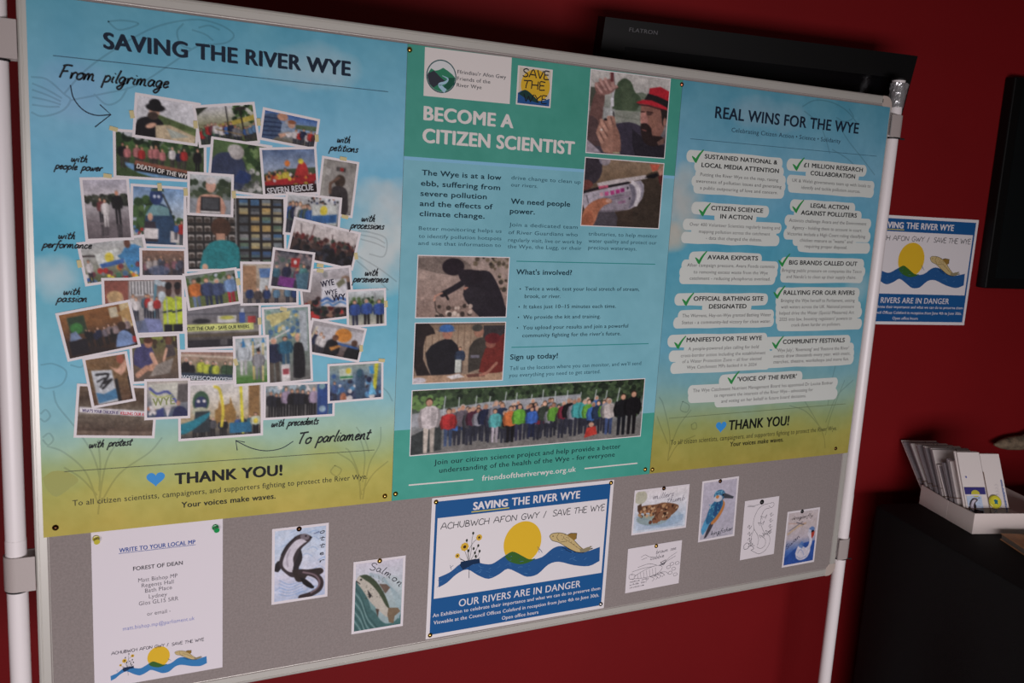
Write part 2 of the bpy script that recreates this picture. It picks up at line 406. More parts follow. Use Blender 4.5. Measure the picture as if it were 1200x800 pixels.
# ------------------------------------------------------------------ small painter: colour samples for the printed pictures
def vnoise(h, w_, sc_, seed):
    r = np.random.RandomState(seed); out = np.zeros((h, w_)); amp = 1.0; tot = 0
    for o in range(3):
        gh, gw = int(h / sc_) + 3, int(w_ / sc_) + 3; g = r.rand(gh, gw)
        y = np.arange(h) / sc_; x = np.arange(w_) / sc_; yi, xi = y.astype(int), x.astype(int)
        fy = (y - yi)[:, None]; fx = (x - xi)[None]; fy = fy * fy * (3 - 2 * fy); fx = fx * fx * (3 - 2 * fx)
        a, b = g[np.ix_(yi, xi)], g[np.ix_(yi, xi + 1)]; c, d = g[np.ix_(yi + 1, xi)], g[np.ix_(yi + 1, xi + 1)]
        out += amp * ((a * (1 - fx) + b * fx) * (1 - fy) + (c * (1 - fx) + d * fx) * fy); tot += amp
        amp *= 0.5; sc_ = max(sc_ / 2, 1.0)
    return out / tot - 0.5
class Pic:
    def __init__(s, w_, h, seed=1):
        s.w, s.h = int(w_), int(h); s.a = np.zeros((s.h, s.w, 3)); s.r = random.Random(seed); s.seed = seed
        s.Y, s.X = np.mgrid[0:s.h, 0:s.w].astype(float); s.X += .5; s.Y += .5
    def mix(s, m, c, a=1.0):
        m = np.clip(m, 0, 1)[..., None] * a; s.a = s.a * (1 - m) + np.array(c, float) * m; return s
    def bg(s, *st):
        v = np.linspace(0, 1, s.h); k = np.linspace(0, 1, len(st)); st = np.array(st, float)
        s.a[:] = np.stack([np.interp(v, k, st[:, i]) for i in range(3)], 1)[:, None]; return s
    def n(s, amt=30, sc_=4, col=None):
        s.seed += 1; q = vnoise(s.h, s.w, sc_, s.seed)
        s.a += q[..., None] * amt * 2 * (np.array(col) if col is not None else 1); return s
    def ell(s, cx, cy, rx, ry, c, rot=0, a=1.0):
        x, y = s.X - cx * s.w, s.Y - cy * s.h; rx, ry = rx * s.w, ry * s.h
        if rot: x, y = x * math.cos(rot) + y * math.sin(rot), -x * math.sin(rot) + y * math.cos(rot)
        d = np.sqrt((x / rx) ** 2 + (y / ry) ** 2); return s.mix((1 - d) * min(rx, ry) + .5, c, a)
    def poly(s, P, c, a=1.0, sm=0):
        P = np.array(P, float)
        if sm: P = catmull(np.concatenate([P, P[:1]]), sm)[:-1]
        P = P * [s.w, s.h]; d = np.full(s.X.shape, 1e9); sgn = np.zeros(s.X.shape, bool)
        for i in range(len(P)):
            (x0, y0), (x1, y1) = P[i], P[(i + 1) % len(P)]
            ex, ey = x1 - x0, y1 - y0; L = ex * ex + ey * ey + 1e-9
            t = np.clip(((s.X - x0) * ex + (s.Y - y0) * ey) / L, 0, 1)
            d = np.minimum(d, (s.X - x0 - t * ex) ** 2 + (s.Y - y0 - t * ey) ** 2)
            if y0 != y1:
                cr = ((y0 > s.Y) != (y1 > s.Y)) & (s.X < (x1 - x0) * (s.Y - y0) / (y1 - y0) + x0); sgn ^= cr
        d = np.sqrt(d); return s.mix(np.where(sgn, d, -d) + .5, c, a)
    def box(s, x0, y0, x1, y1, c, a=1.0): 
        m = np.clip(s.X - x0 * s.w + .5, 0, 1) * np.clip(x1 * s.w - s.X + .5, 0, 1) * np.clip(s.Y - y0 * s.h + .5, 0, 1) * np.clip(y1 * s.h - s.Y + .5, 0, 1)
        return s.mix(m, c, a)
    def line(s, P, wd, c, a=1.0, sm=0):
        P = np.array(P, float)
        if sm: P = catmull(P, sm)
        P = P * [s.w, s.h]; d = np.full(s.X.shape, 1e9)
        for (x0, y0), (x1, y1) in zip(P[:-1], P[1:]):
            ex, ey = x1 - x0, y1 - y0; t = np.clip(((s.X - x0) * ex + (s.Y - y0) * ey) / (ex * ex + ey * ey + 1e-9), 0, 1)
            d = np.minimum(d, (s.X - x0 - t * ex) ** 2 + (s.Y - y0 - t * ey) ** 2)
        return s.mix(wd / 2 - np.sqrt(d) + .5, c, a)
    def dots(s, k, x0, y0, x1, y1, r0, r1, pal, a=1.0, asp=1.0):
        for _ in range(k):
            q = s.r.uniform(r0, r1)
            s.ell(s.r.uniform(x0, x1), s.r.uniform(y0, y1), q, q * s.w / s.h * asp, s.r.choice(pal), s.r.uniform(0, 3), a)
        return s
    def man(s, x, y, h, top, leg=(45, 48, 62), skin=(214, 160, 130), hair=(60, 45, 35), wd=1.0):
        """standing figure, feet at y, height h (fraction of picture height)"""
        k = s.h / s.w * h * wd; dk = [c * .72 for c in top]; q = s.r.uniform(-.012, .012) * k; y0 = y
        s.poly([(x - .085 * k, y - .52 * h), (x - .005 * k, y - .52 * h), (x - .02 * k, y), (x - .075 * k, y)], leg); s.poly([(x + .005 * k, y - .52 * h), (x + .085 * k, y - .52 * h), (x + .08 * k, y), (x + .025 * k, y)], [c * .85 for c in leg])
        s.line([(x - .115 * k, y - .78 * h), (x - .15 * k, y - .62 * h), (x - .12 * k, y - .48 * h)], max(1, .052 * k * s.w), dk)
        s.line([(x + .115 * k, y - .78 * h), (x + .15 * k, y - .62 * h), (x + .12 * k, y - .48 * h)], max(1, .052 * k * s.w), dk)
        s.poly([(x - .12 * k, y - .79 * h), (x - .04 * k, y - .85 * h), (x + .04 * k, y - .85 * h), (x + .12 * k, y - .79 * h), (x + .10 * k, y - .47 * h), (x - .10 * k, y - .47 * h)], top, sm=2)
        s.poly([(x + .02 * k, y - .82 * h), (x + .11 * k, y - .78 * h), (x + .09 * k, y - .48 * h), (x + .03 * k, y - .48 * h)], dk, .5)
        s.ell(x + q, y - .92 * h, .056 * k, .078 * h, hair); s.ell(x + q, y - .905 * h, .046 * k, .060 * h, skin); return s
    def finish(s, amt=1.0):
        """photographic grain: slight softness, tonal mottling and speckle"""
        a = s.a; b = a.copy(); b[1:-1, 1:-1] = (a[1:-1, 1:-1] * 4 + a[:-2, 1:-1] + a[2:, 1:-1] + a[1:-1, :-2] + a[1:-1, 2:]) / 8
        n1 = vnoise(s.h, s.w, 7, s.seed + 50)[..., None]; n2 = vnoise(s.h, s.w, 2.2, s.seed + 51)[..., None]; n3 = np.random.RandomState(s.seed + 3).randn(s.h, s.w, 1)
        g = b.mean(-1, keepdims=True); b = g + (b - g) * .88
        s.a = b * (1 + .28 * amt * n1 + .24 * amt * n2) + 2.2 * amt * n3; return s
    def crowd(s, k, x0, x1, y0, y1, h, pal, leg=(45, 48, 62), jit=.1, hair=None):
        hp = hair or [(60, 45, 35), (150, 140, 130), (30, 26, 24), (120, 85, 50)]
        for i in range(k):
            t = (i + .5) / k; x = x0 + (x1 - x0) * t + s.r.uniform(-1, 1) * jit * (x1 - x0) / k * 3
            s.man(x, s.r.uniform(y0, y1), h * s.r.uniform(.9, 1.1), s.r.choice(pal), leg, s.r.choice([(214, 160, 130), (196, 140, 112), (230, 180, 150)]), s.r.choice(hp), 1.08)
        return s
W_, K_, GN, RD, BL, YL, SK, NV, GY, OR, BR = (225, 220, 218), (28, 26, 30), (60, 92, 48), (190, 48, 46), (58, 104, 178), (226, 206, 60), (218, 166, 138), (38, 44, 74), (130, 130, 134), (222, 120, 50), (92, 66, 48)
MIX = [BL, RD, NV, GY, (80, 80, 84), W_, (70, 120, 90), (120, 60, 70), OR, (90, 130, 170)]
LEAF = [(50, 78, 42), (70, 104, 54), (36, 56, 34), (90, 120, 66)]
GRID = [(120, 130, 134), (70, 110, 150), (170, 160, 120), (96, 120, 100), (150, 150, 150), (60, 90, 130), (180, 150, 90), (80, 84, 88)]

def ph_hat(p):
    p.bg((226, 226, 232), (220, 222, 226), (200, 205, 205)); p.poly([(.3, .38), (1, .62), (1, 1), (.3, 1)], (86, 106, 60)); p.poly([(.45, .62), (1, .72), (1, .86), (.5, .78)], (112, 128, 74)); p.n(10, 5)
    p.poly([(.0, 1), (.02, .62), (.2, .48), (.36, .5), (.46, .66), (.42, 1)], K_, sm=3); p.ell(.29, .33, .085, .16, SK); p.ell(.27, .45, .09, .1, (70, 56, 50)); p.ell(.3, .24, .16, .1, K_); p.ell(.29, .15, .1, .13, K_)
    p.poly([(.32, .68), (.55, .62), (1, .82), (.98, 1), (.34, 1)], (206, 186, 150)); p.poly([(.5, .7), (.9, .85), (.6, .95)], (150, 176, 178), .6); p.ell(.25, .7, .09, .06, SK, -.4)
def ph_maypole(p):
    p.bg((228, 228, 232), (150, 150, 110), (80, 96, 50)); p.poly([(0, .02), (.22, .0), (.02, .22)], (50, 56, 44)); p.dots(40, .62, .02, 1, .45, .02, .05, LEAF); p.poly([(.3, .5), (1, .28), (1, .42), (.3, .6)], (190, 170, 70))
    p.crowd(12, .02, .7, .95, 1.08, .52, MIX, jit=.2); p.line([(.52, .02), (.52, .8)], 1.2, K_); p.line([(.76, .1), (.78, .9)], 1.6, (40, 34, 30)); p.box(.68, .05, .86, .14, (50, 44, 40)); p.line([(.3, .6), (.95, .9)], 1, (150, 120, 70)); p.crowd(4, .78, 1, .96, 1, .45, MIX); p.n(14, 2)
def ph_petition(p):
    p.bg((70, 110, 180), (150, 176, 206), (120, 110, 90)); p.poly([(.6, .3), (1, .22), (1, .4), (.6, .45)], (90, 110, 80)); p.crowd(6, .6, 1, 1.0, 1.1, .6, [RD, NV, (90, 60, 60), W_, K_])
    p.poly([(0, .15), (.18, .05), (.3, .2), (.34, .6), (.2, 1), (0, 1)], (70, 92, 128), sm=3)
    for k in range(5): p.line([(0, .25 + k * .16), (.33, .2 + k * .15)], 1.5, (36, 50, 84))
    p.ell(.34, .12, .1, .14, (206, 150, 120)); p.ell(.46, .3, .07, .1, (190, 190, 196)); p.ell(.52, .34, .07, .12, SK); p.ell(.52, .24, .08, .07, (150, 90, 60)); p.poly([(.3, .75), (.5, .6), (.52, .66), (.35, .88)], SK); p.poly([(.42, .68), (.6, .56), (.66, .66), (.48, .8)], W_); p.poly([(.36, .3), (.46, .36), (.44, .6), (.34, .6)], (150, 170, 196)); p.n(12, 2)
def ph_death(p):
    p.bg((200, 205, 210), (70, 86, 52), (60, 84, 44)); p.dots(90, 0, .08, 1, .5, .02, .06, LEAF + [(30, 44, 30)]); p.dots(16, .1, .0, .6, .08, .02, .05, [(196, 200, 206)])
    p.crowd(10, .03, .8, .78, .82, .52, [RD, K_, W_, (170, 80, 90), (60, 90, 60), NV, (200, 120, 120)], (70, 60, 60)); p.man(.92, .88, .62, K_, K_)
    p.poly([(.1, .68), (.95, .9), (.98, .96), (.9, 1), (.4, .98), (.14, .8)], (110, 160, 206), sm=2); p.poly([(.2, .68), (.86, .82), (.86, 1.0), (.2, .86)], (32, 30, 30)); p.poly([(.22, .62), (.86, .8), (.84, .86), (.2, .72)], (150, 90, 70)); p.n(10, 2)
def ph_stream(p):
    p.bg((90, 120, 70), (70, 90, 56), (90, 96, 84)); p.dots(60, .35, 0, 1, .5, .03, .08, LEAF + [(120, 150, 90)]); p.dots(60, .4, .5, 1, 1, .02, .05, [(150, 150, 146), (100, 104, 100), (190, 190, 186), (60, 70, 60)])
    p.poly([(0, .9), (0, .45), (.15, .25), (.45, .25), (.6, .5), (.55, .95)], (56, 66, 96), sm=3); p.ell(.42, .2, .13, .15, (176, 170, 166)); p.ell(.38, .16, .12, .11, (200, 196, 192)); p.poly([(.5, .55), (.7, .62), (.66, .8), (.42, .8)], (40, 60, 110), sm=2)
def ph_rescue(p):
    p.bg((96, 120, 160), (160, 176, 200), (190, 196, 200)); p.n(24, 8); p.poly([(0, .55), (.3, .45), (1, .42), (1, .62), (0, .65)], (70, 86, 60)); p.crowd(9, .05, .95, 1.0, 1.1, .55, [RD, OR, (150, 30, 30), (210, 190, 60)], RD); p.poly([(.0, .72), (1, .56), (1, .72), (0, .85)], (178, 36, 40)); p.dots(16, 0, .55, .9, .7, .02, .04, [YL, OR, (60, 40, 40), W_])
    p.poly([(.58, .6), (.66, .36), (.74, .28), (.82, .36), (.84, .6)], RD, sm=2); p.ell(.72, .28, .05, .06, YL); p.ell(.46, .32, .05, .07, OR); p.box(0, .8, 1, 1, (40, 24, 26))
def ph_screenman(p):
    p.bg((150, 146, 140), (160, 156, 150), (140, 136, 130)); p.box(.0, .0, .1, 1, (170, 168, 160)); p.ell(.55, .38, .16, .12, (70, 56, 48)); p.poly([(.25, 1), (.3, .6), (.45, .48), (.75, .5), (.85, .7), (.85, 1)], (60, 54, 56), sm=3); p.line([(.3, .62), (.28, .45), (.5, .32)], 3, (120, 90, 74)); p.box(.4, .12, .68, .2, (80, 76, 74)); p.box(.52, .13, .62, .19, RD); p.box(.1, .18, .25, .3, (190, 188, 182)); p.n(8, 3)
def ph_tablet(p):
    p.bg((206, 212, 214), (110, 120, 110), (150, 156, 160)); p.dots(40, 0, .15, 1, .55, .04, .09, [(54, 70, 50), (70, 84, 60)]); p.dots(10, .2, 0, .6, .12, .05, .1, [(200, 206, 210)]); p.box(0, .62, 1, 1, (150, 156, 162)); p.poly([(.16, 1), (.2, .62), (.35, .5), (.65, .5), (.8, .62), (.84, 1)], (216, 160, 136), sm=2); p.ell(.5, .28, .12, .17, (222, 170, 146)); p.ell(.5, .14, .13, .09, (210, 206, 204)); p.poly([(.27, .56), (.73, .56), (.74, 1), (.26, 1)], K_); p.box(.3, .58, .7, .88, (76, 78, 82)); p.box(.26, .92, .74, .98, W_)
def ph_paddlers(p):
    p.bg((190, 186, 200), (206, 200, 206), (170, 164, 168), (128, 118, 122), (110, 100, 104)); p.dots(50, 0, .28, 1, .42, .03, .07, [(52, 58, 48), (70, 74, 60), (40, 44, 38)]); p.n(14, 6, (1, .9, .9)); p.man(.36, .72, .42, (120, 60, 60), K_); p.man(.46, .8, .48, W_, W_); p.man(.74, .76, .58, K_, K_, (214, 140, 110), (170, 150, 140)); p.poly([(.68, .76), (.82, .76), (.8, 1), (.7, .98)], (50, 46, 50), .7); p.box(.4, .8, .5, .95, (70, 64, 68), .6); p.box(.33, .76, .39, .95, (50, 46, 50), .6)
def ph_bluepuppet(p):
    p.bg((120, 160, 206), (190, 206, 220), (150, 160, 150)); p.n(24, 8); p.dots(50, 0, .2, .4, .8, .04, .09, LEAF); p.dots(20, .6, .4, 1, .7, .03, .07, LEAF); p.poly([(.22, 1), (.25, .5), (.4, .3), (.62, .3), (.78, .5), (.85, 1)], (44, 72, 104), sm=3); p.poly([(.24, .5), (.4, .28), (.7, .35), (.72, .48)], (150, 206, 200), .7); p.ell(.45, .16, .13, .15, (40, 62, 112)); p.ell(.42, .16, .03, .03, (200, 210, 230)); p.ell(.5, .16, .03, .03, (200, 210, 230)); p.box(.35, .02, .6, .07, (70, 96, 80)); p.line([(.58, .12), (.75, .42)], 2, (60, 66, 70)); p.ell(.34, .52, .05, .07, SK); p.poly([(.2, .95), (.24, .6), (.44, .6), (.5, .95)], (56, 50, 60)); p.poly([(.22, .72), (.5, .72), (.5, .9), (.22, .9)], W_); p.box(.74, .75, .95, .95, (206, 200, 196)); p.man(.96, 1, .45, RD); p.man(.85, .9, .3, BL); p.dots(14, 0, .7, .2, 1, .02, .04, MIX)
def ph_costume(p):
    p.bg((196, 200, 200), (170, 170, 160), (90, 100, 60)); p.line([(0, .3), (.3, .35), (.6, .25)], 2, (70, 60, 60)); p.poly([(.2, .3), (.6, .2), (.66, .55), (.24, .65)], (214, 220, 214)); p.ell(.42, .42, .07, .13, YL); p.poly([(.25, .55), (.64, .48), (.64, .6), (.27, .66)], BL); p.poly([(.62, .35), (.75, .15), (.95, .25), (.95, .7), (1, 1), (.75, 1)], (66, 140, 196), sm=2); p.ell(.74, .12, .05, .12, (110, 70, 56)); p.poly([(.55, .4), (.7, .3), (.75, .4), (.6, .5)], (66, 140, 196)); p.dots(40, 0, .65, 1, 1, .02, .05, MIX + [YL, YL]); p.man(.08, 1, .6, W_); p.n(12, 2)
def ph_street(p):
    p.bg((150, 110, 90), (110, 90, 80), (80, 70, 70)); p.crowd(9, 0, 1, 1, 1.1, .75, [(150, 100, 110), (100, 110, 130), (190, 180, 176), (80, 80, 96), (170, 90, 80)], jit=.2); p.ell(.4, .8, .25, .2, (90, 110, 150), 0, .6); p.n(20, 2)
def ph_boy(p):
    p.bg((40, 36, 34), (44, 40, 38), (36, 34, 34)); 
    for i in range(6):
        for j in range(8):
            x = .01 + i * .082; y = .03 + j * .122
            p.box(x, y, x + .06, y + .075, [(176, 166, 156), (140, 134, 128), (190, 184, 178)][(i * 3 + j * 5) % 3]); p.ell(x + .03, y + .05, .026, .03, (70, 60, 54))
    p.box(.485, 0, .5, 1, (150, 150, 150))
    for i in range(4):
        for j in range(8):
            x = .53 + i * .118; y = .02 + j * .122; p.box(x, y, x + .09, y + .085, p.r.choice(GRID)); p.box(x, y + .05, x + .09, y + .085, p.r.choice(GRID), .5)
    p.ell(.34, .42, .1, .14, (84, 56, 42)); p.box(.29, .5, .38, .6, (196, 146, 120)); p.poly([(.14, .98), (.18, .7), (.28, .6), (.42, .6), (.52, .7), (.52, .98), (.46, 1), (.2, 1)], (34, 134, 140), sm=2); p.line([(.18, .75), (.14, .97)], 5, (40, 140, 146)); p.ell(.17, .97, .03, .05, SK)
def ph_banner1(p):
    p.bg((210, 214, 216), (150, 150, 150), (120, 120, 120)); p.crowd(9, .02, .45, .95, 1.05, .75, [BL, W_, NV, (80, 100, 90)], jit=.2); p.dots(20, .4, .0, 1, .2, .015, .03, [K_, (60, 70, 110), (170, 120, 100)]); p.poly([(.48, .2), (.95, .16), (.96, .7), (.48, .72)], (206, 212, 206)); p.ell(.7, .34, .07, .13, YL); p.poly([(.48, .5), (.96, .4), (.96, .62), (.48, .72)], (50, 100, 160)); p.crowd(5, .5, 1, 1.3, 1.35, .6, [YL, K_, BL]); p.n(14, 2)
def ph_bigcrowd(p):
    p.bg((214, 206, 204), (200, 190, 186), (60, 44, 40), (34, 30, 34)); p.line([(.1, .1), (.14, .4)], 1.2, (120, 110, 110)); p.line([(.3, .05), (.28, .4)], 1.2, (110, 90, 90)); p.line([(.6, .2), (.62, .45)], 1, (90, 70, 70)); p.dots(110, 0, .36, 1, .62, .018, .035, [(70, 40, 38), (96, 60, 54), (44, 40, 46), (120, 90, 80), (60, 70, 60), (110, 40, 40)]); p.dots(80, 0, .6, 1, 1, .03, .06, [(36, 34, 42), (50, 52, 62), (30, 28, 30), (70, 54, 50)]); p.n(12, 2)
def ph_four(p):
    p.bg((190, 196, 206), (96, 116, 66), (110, 120, 64)); p.box(0, .0, 1, .2, (130, 140, 130)); p.dots(20, 0, .05, 1, .3, .03, .06, LEAF + [(180, 190, 200)]); p.man(.16, 1.1, .98, OR, (110, 130, 166), hair=(80, 70, 60), wd=1.35); p.man(.4, 1.12, .98, (60, 74, 116), (50, 60, 90), hair=(110, 80, 60), wd=1.3); p.man(.6, 1.12, .92, (66, 80, 120), (50, 60, 90), hair=(210, 206, 200), wd=1.45); p.man(.86, 1.1, .98, (120, 156, 206), (190, 40, 60), hair=(120, 90, 70), wd=1.3); p.n(10, 2)
def ph_process(p):
    p.bg((196, 186, 170), (170, 150, 126), (110, 100, 96)); p.box(0, .05, .25, .7, (170, 130, 96)); p.box(.75, 0, 1, .6, (150, 160, 170)); p.poly([(.3, .12), (.75, .1), (.72, .34), (.32, .36)], (90, 130, 186)); p.poly([(.32, .35), (.6, .4), (.5, .8), (.3, .7)], (200, 206, 206)); p.crowd(7, .05, 1, 1.05, 1.15, .55, [NV, (40, 60, 110), (80, 70, 70), (90, 130, 160)], jit=.2); p.n(14, 2)
def ph_drums(p):
    p.bg((90, 90, 100), (130, 120, 120), (60, 50, 70)); p.dots(30, 0, 0, 1, .4, .04, .08, [(60, 56, 66), (150, 130, 130), (90, 110, 100)]); p.poly([(.45, .18), (.68, .16), (.66, .42), (.46, .42)], RD); p.ell(.56, .28, .04, .06, W_); p.crowd(5, .1, .95, .95, 1.05, .65, [OR, (60, 110, 130), (80, 140, 140), NV, (120, 70, 90)], jit=.2); p.poly([(.2, .7), (.6, .72), (.58, 1), (.18, .95)], (120, 50, 130)); p.poly([(.6, .6), (.95, .5), (.95, 1), (.7, 1)], (70, 110, 130)); p.n(16, 2)
def ph_wye(p):
    p.bg((190, 186, 190), (150, 140, 140), (60, 44, 44)); p.dots(60, 0, .55, 1, 1, .03, .06, [RD, (60, 40, 40), (40, 50, 40), (150, 110, 90), (90, 30, 30), K_]); p.ell(.9, .3, .12, .14, (150, 120, 100)); p.box(.85, .3, 1, .6, (50, 44, 50)); p.poly([(.42, .2), (.92, .22), (.94, .82), (.36, .72)], (216, 216, 222)); p.line([(.38, .62), (.5, .58), (.6, .66), (.75, .6), (.92, .68)], 2.6, BL, sm=3); p.line([(.38, .7), (.5, .66), (.6, .74), (.75, .68), (.92, .76)], 2.2, (90, 140, 196), sm=3); p.ell(.5, .1, .06, .07, (150, 150, 150)); p.poly([(.7, .3), (.85, .2), (.9, .3), (.75, .4)], (130, 130, 100))
def ph_three(p):
    p.bg((206, 214, 218), (120, 136, 120), (190, 186, 170)); p.dots(40, 0, .2, 1, .5, .03, .07, LEAF); p.man(.18, 1.05, .8, (52, 86, 170), NV, wd=1.3); p.man(.5, 1.05, .82, (52, 86, 170), K_, hair=(200, 196, 190), wd=1.3); p.man(.85, 1.08, .82, (52, 86, 170), K_, wd=1.35); p.line([(.45, .1), (.45, .4)], 1, GY); p.line([(.74, .08), (.74, .4)], 1, GY)
def ph_sunband(p):
    p.bg((170, 166, 168), (140, 130, 130), (90, 70, 66)); p.poly([(.05, .15), (1, .1), (1, .5), (.1, .6)], (196, 194, 198)); p.ell(.62, .3, .16, .22, (224, 140, 50)); p.crowd(4, .0, .3, 1.05, 1.1, .7, [(120, 60, 56), W_, NV]); p.poly([(.3, 1), (.34, .55), (.48, .48), (.6, .7), (.56, 1)], K_, sm=2); p.ell(.48, .42, .06, .1, (110, 70, 50)); p.poly([(.7, 1), (.74, .66), (.86, .55), (1, .7), (1, 1)], K_, sm=2); p.ell(.86, .48, .06, .1, (90, 60, 46)); p.poly([(.4, .75), (.6, .6), (.62, .66), (.45, .85)], (196, 130, 60)); p.poly([(.55, .55), (.95, .6), (.95, .66), (.55, .62)], BL); p.line([(.1, .2), (.0, .7)], 2, (210, 200, 170)); p.n(14, 2)
def ph_priest(p):
    p.bg((150, 176, 170), (120, 140, 130), (110, 108, 106)); p.dots(60, .1, .05, .85, .4, .02, .06, [(90, 140, 180), (200, 206, 190), (120, 160, 140), (210, 190, 110), (70, 110, 150)]); p.poly([(.1, .08), (.6, .04), (.55, .14), (.15, .25)], (210, 200, 130)); p.box(.78, .05, .95, .6, (170, 180, 186)); p.line([(.0, .45), (.55, .3)], 1.5, W_); p.man(.18, 1.0, .62, (36, 44, 76), (90, 80, 70), hair=(200, 196, 190), wd=1.3); p.man(.44, .8, .42, (40, 100, 130), (50, 90, 120), wd=1.5); p.poly([(.6, .95), (.62, .55), (.68, .48), (.78, .48), (.86, .56), (.86, .95)], (26, 24, 30), sm=2); p.ell(.72, .41, .05, .06, SK); p.box(.33, .76, .52, 1, W_); p.box(.36, .82, .5, .9, (170, 70, 80)); p.n(10, 2)
def ph_bridge(p):
    p.bg((140, 138, 144), (120, 118, 124), (110, 104, 98), (60, 56, 56)); p.poly([(.55, 0), (1, 0), (1, .2), (.75, .12)], (44, 62, 40)); p.n(10, 4); p.box(0, .3, 1, .33, (90, 90, 96)); p.box(.42, .36, .68, .5, (206, 206, 206)); p.ell(.55, .4, .1, .04, (190, 190, 80)); p.box(.72, .3, .8, .52, (60, 90, 160)); p.box(.74, .22, .79, .3, (190, 196, 206)); p.box(.84, .38, .95, .52, (180, 60, 60)); p.ell(.2, .46, .12, .05, (40, 40, 46)); p.box(0, .56, 1, .7, (150, 146, 140)); p.box(0, .52, .92, .66, (206, 214, 120)); p.box(0, .72, 1, .78, (96, 86, 70)); p.box(.0, .84, 1, 1, (44, 42, 48)); p.box(.45, .84, .55, .96, (90, 88, 90))
def ph_bluehats(p):
    p.bg((180, 196, 196), (150, 170, 150), (86, 130, 60)); p.box(0, .05, 1, .5, (196, 206, 210)); p.dots(20, 0, .05, 1, .4, .04, .08, [(140, 160, 150), (210, 216, 220)]); p.box(0, .84, 1, 1, (80, 130, 56)); p.man(.25, .8, .72, (196, 206, 212), (206, 206, 206), hair=(50, 140, 196), wd=1.3); p.poly([(.2, .2), (.25, .0), (.32, .2)], (46, 130, 196)); p.poly([(.48, .16), (.55, .0), (.62, .16)], (46, 130, 196)); p.line([(.55, .1), (.57, .9)], 2, (206, 180, 110)); p.line([(.87, .1), (.85, .95)], 2, (206, 190, 130)); p.poly([(.82, .12), (.88, .0), (.93, .12)], (46, 130, 196)); p.man(.72, .92, .66, (150, 150, 156), (130, 130, 136), hair=K_, wd=1.3); p.poly([(.64, .25), (.78, .2), (.74, .34)], K_)
def ph_hivis(p):
    p.bg((170, 130, 116), (150, 140, 110), (60, 80, 60)); p.line([(0, .12), (1, .2)], 2, (206, 190, 170)); p.crowd(8, .05, 1, 1.1, 1.2, .85, [(196, 206, 60), (60, 90, 60), K_, (196, 206, 60)], jit=.2, hair=[W_, K_, (60, 90, 60)]); p.n(18, 2); p.poly([(.02, .7), (1, .8), (1, .98), (.0, .9)], (50, 66, 84))
def ph_police(p):
    p.bg((120, 90, 80), (170, 166, 164), (120, 116, 116)); p.box(0, .02, .3, .45, (150, 84, 70)); p.box(.32, .02, .65, .3, (206, 206, 206))
    for i in range(8): p.box(.34 + i * .04, .03, .35 + i * .04, .27, K_)
    p.line([(.66, .02), (.62, .7)], 3, (90, 140, 160)); p.dots(8, .66, .02, .8, .5, .02, .05, [(190, 206, 214)]); p.ell(.14, .36, .1, .13, (206, 170, 140)); p.ell(.13, .3, .1, .1, (196, 160, 110)); p.crowd(6, .34, .7, .72, .8, .45, [W_, RD, (70, 110, 130), (90, 140, 120)], jit=.2); p.poly([(.4, 1), (.5, .72), (.7, .75), (.75, 1)], (130, 140, 190)); p.poly([(.3, .8), (.5, .75), (.55, 1), (.35, 1)], (96, 110, 140), .8)
    for x in (.82, .94):
        p.ell(x, .2 + (.03 if x < .9 else 0), .04, .1, (70, 46, 40)); p.ell(x, .12, .045, .07, K_); p.poly([(x - .08, .98), (x - .075, .42), (x - .03, .32), (x + .05, .34), (x + .08, .45), (x + .08, .98)], (196, 216, 50)); p.line([(x - .07, .62), (x + .07, .58)], 2, (40, 50, 60)); p.line([(x - .03, .36), (x - .02, .9)], 1.5, (170, 180, 170)); p.box(x - .07, .85, x + .06, 1, (24, 24, 34))
def ph_meeting(p):
    p.bg((150, 96, 50), (130, 84, 44), (70, 46, 34), (60, 40, 30)); p.n(12, 5); p.box(.1, .1, .34, .5, (50, 70, 50)); p.ell(.2, .36, .09, .12, (60, 130, 60)); p.box(.7, .05, .82, .28, (200, 190, 160)); p.box(.86, 0, 1, .55, (214, 190, 140)); p.poly([(.8, .2), (1, .1), (1, .5)], (190, 150, 90)); p.poly([(.06, .65), (.1, .45), (.18, .42), (.24, .6)], (120, 140, 176)); p.box(.05, .62, .3, .95, (30, 26, 34)); p.man(.32, .72, .3, K_, K_); p.crowd(9, .3, .95, .78, .9, .42, [(196, 190, 190), K_, NV, (150, 130, 130), (120, 110, 120)], K_, jit=.25); p.poly([(.68, .95), (.74, .68), (.84, .6), (.94, .72), (.96, .95)], (120, 150, 200), sm=2); p.ell(.83, .5, .06, .1, (64, 44, 36)); p.box(.94, .78, 1, .92, RD); p.poly([(.3, .8), (.7, 1), (.3, 1)], (44, 32, 30))
def ph_crouch(p):
    p.bg((100, 110, 56), (120, 96, 70), (100, 84, 76)); p.dots(20, .3, 0, 1, .3, .03, .07, [(150, 160, 70), (80, 60, 40), (60, 50, 40)]); p.poly([(.02, .6), (.05, .3), (.2, .15), (.42, .22), (.48, .55), (.3, .75)], (70, 68, 116), sm=2); p.ell(.36, .14, .09, .11, (190, 130, 100)); p.ell(.36, .08, .1, .07, (90, 50, 36)); p.line([(.42, .4), (.5, .62), (.35, .7)], 5, SK); p.line([(.1, .85), (.3, .7), (.5, .72)], 6, (206, 150, 120)); p.ell(.8, .12, .07, .1, (110, 66, 46)); p.poly([(.7, .5), (.74, .2), (.9, .2), (.95, .45)], (80, 70, 70)); p.line([(.75, .3), (.68, .55)], 3, SK); p.poly([(.5, .65), (.9, .5), (.8, .85), (.35, .9)], (150, 140, 130)); p.n(12, 2)
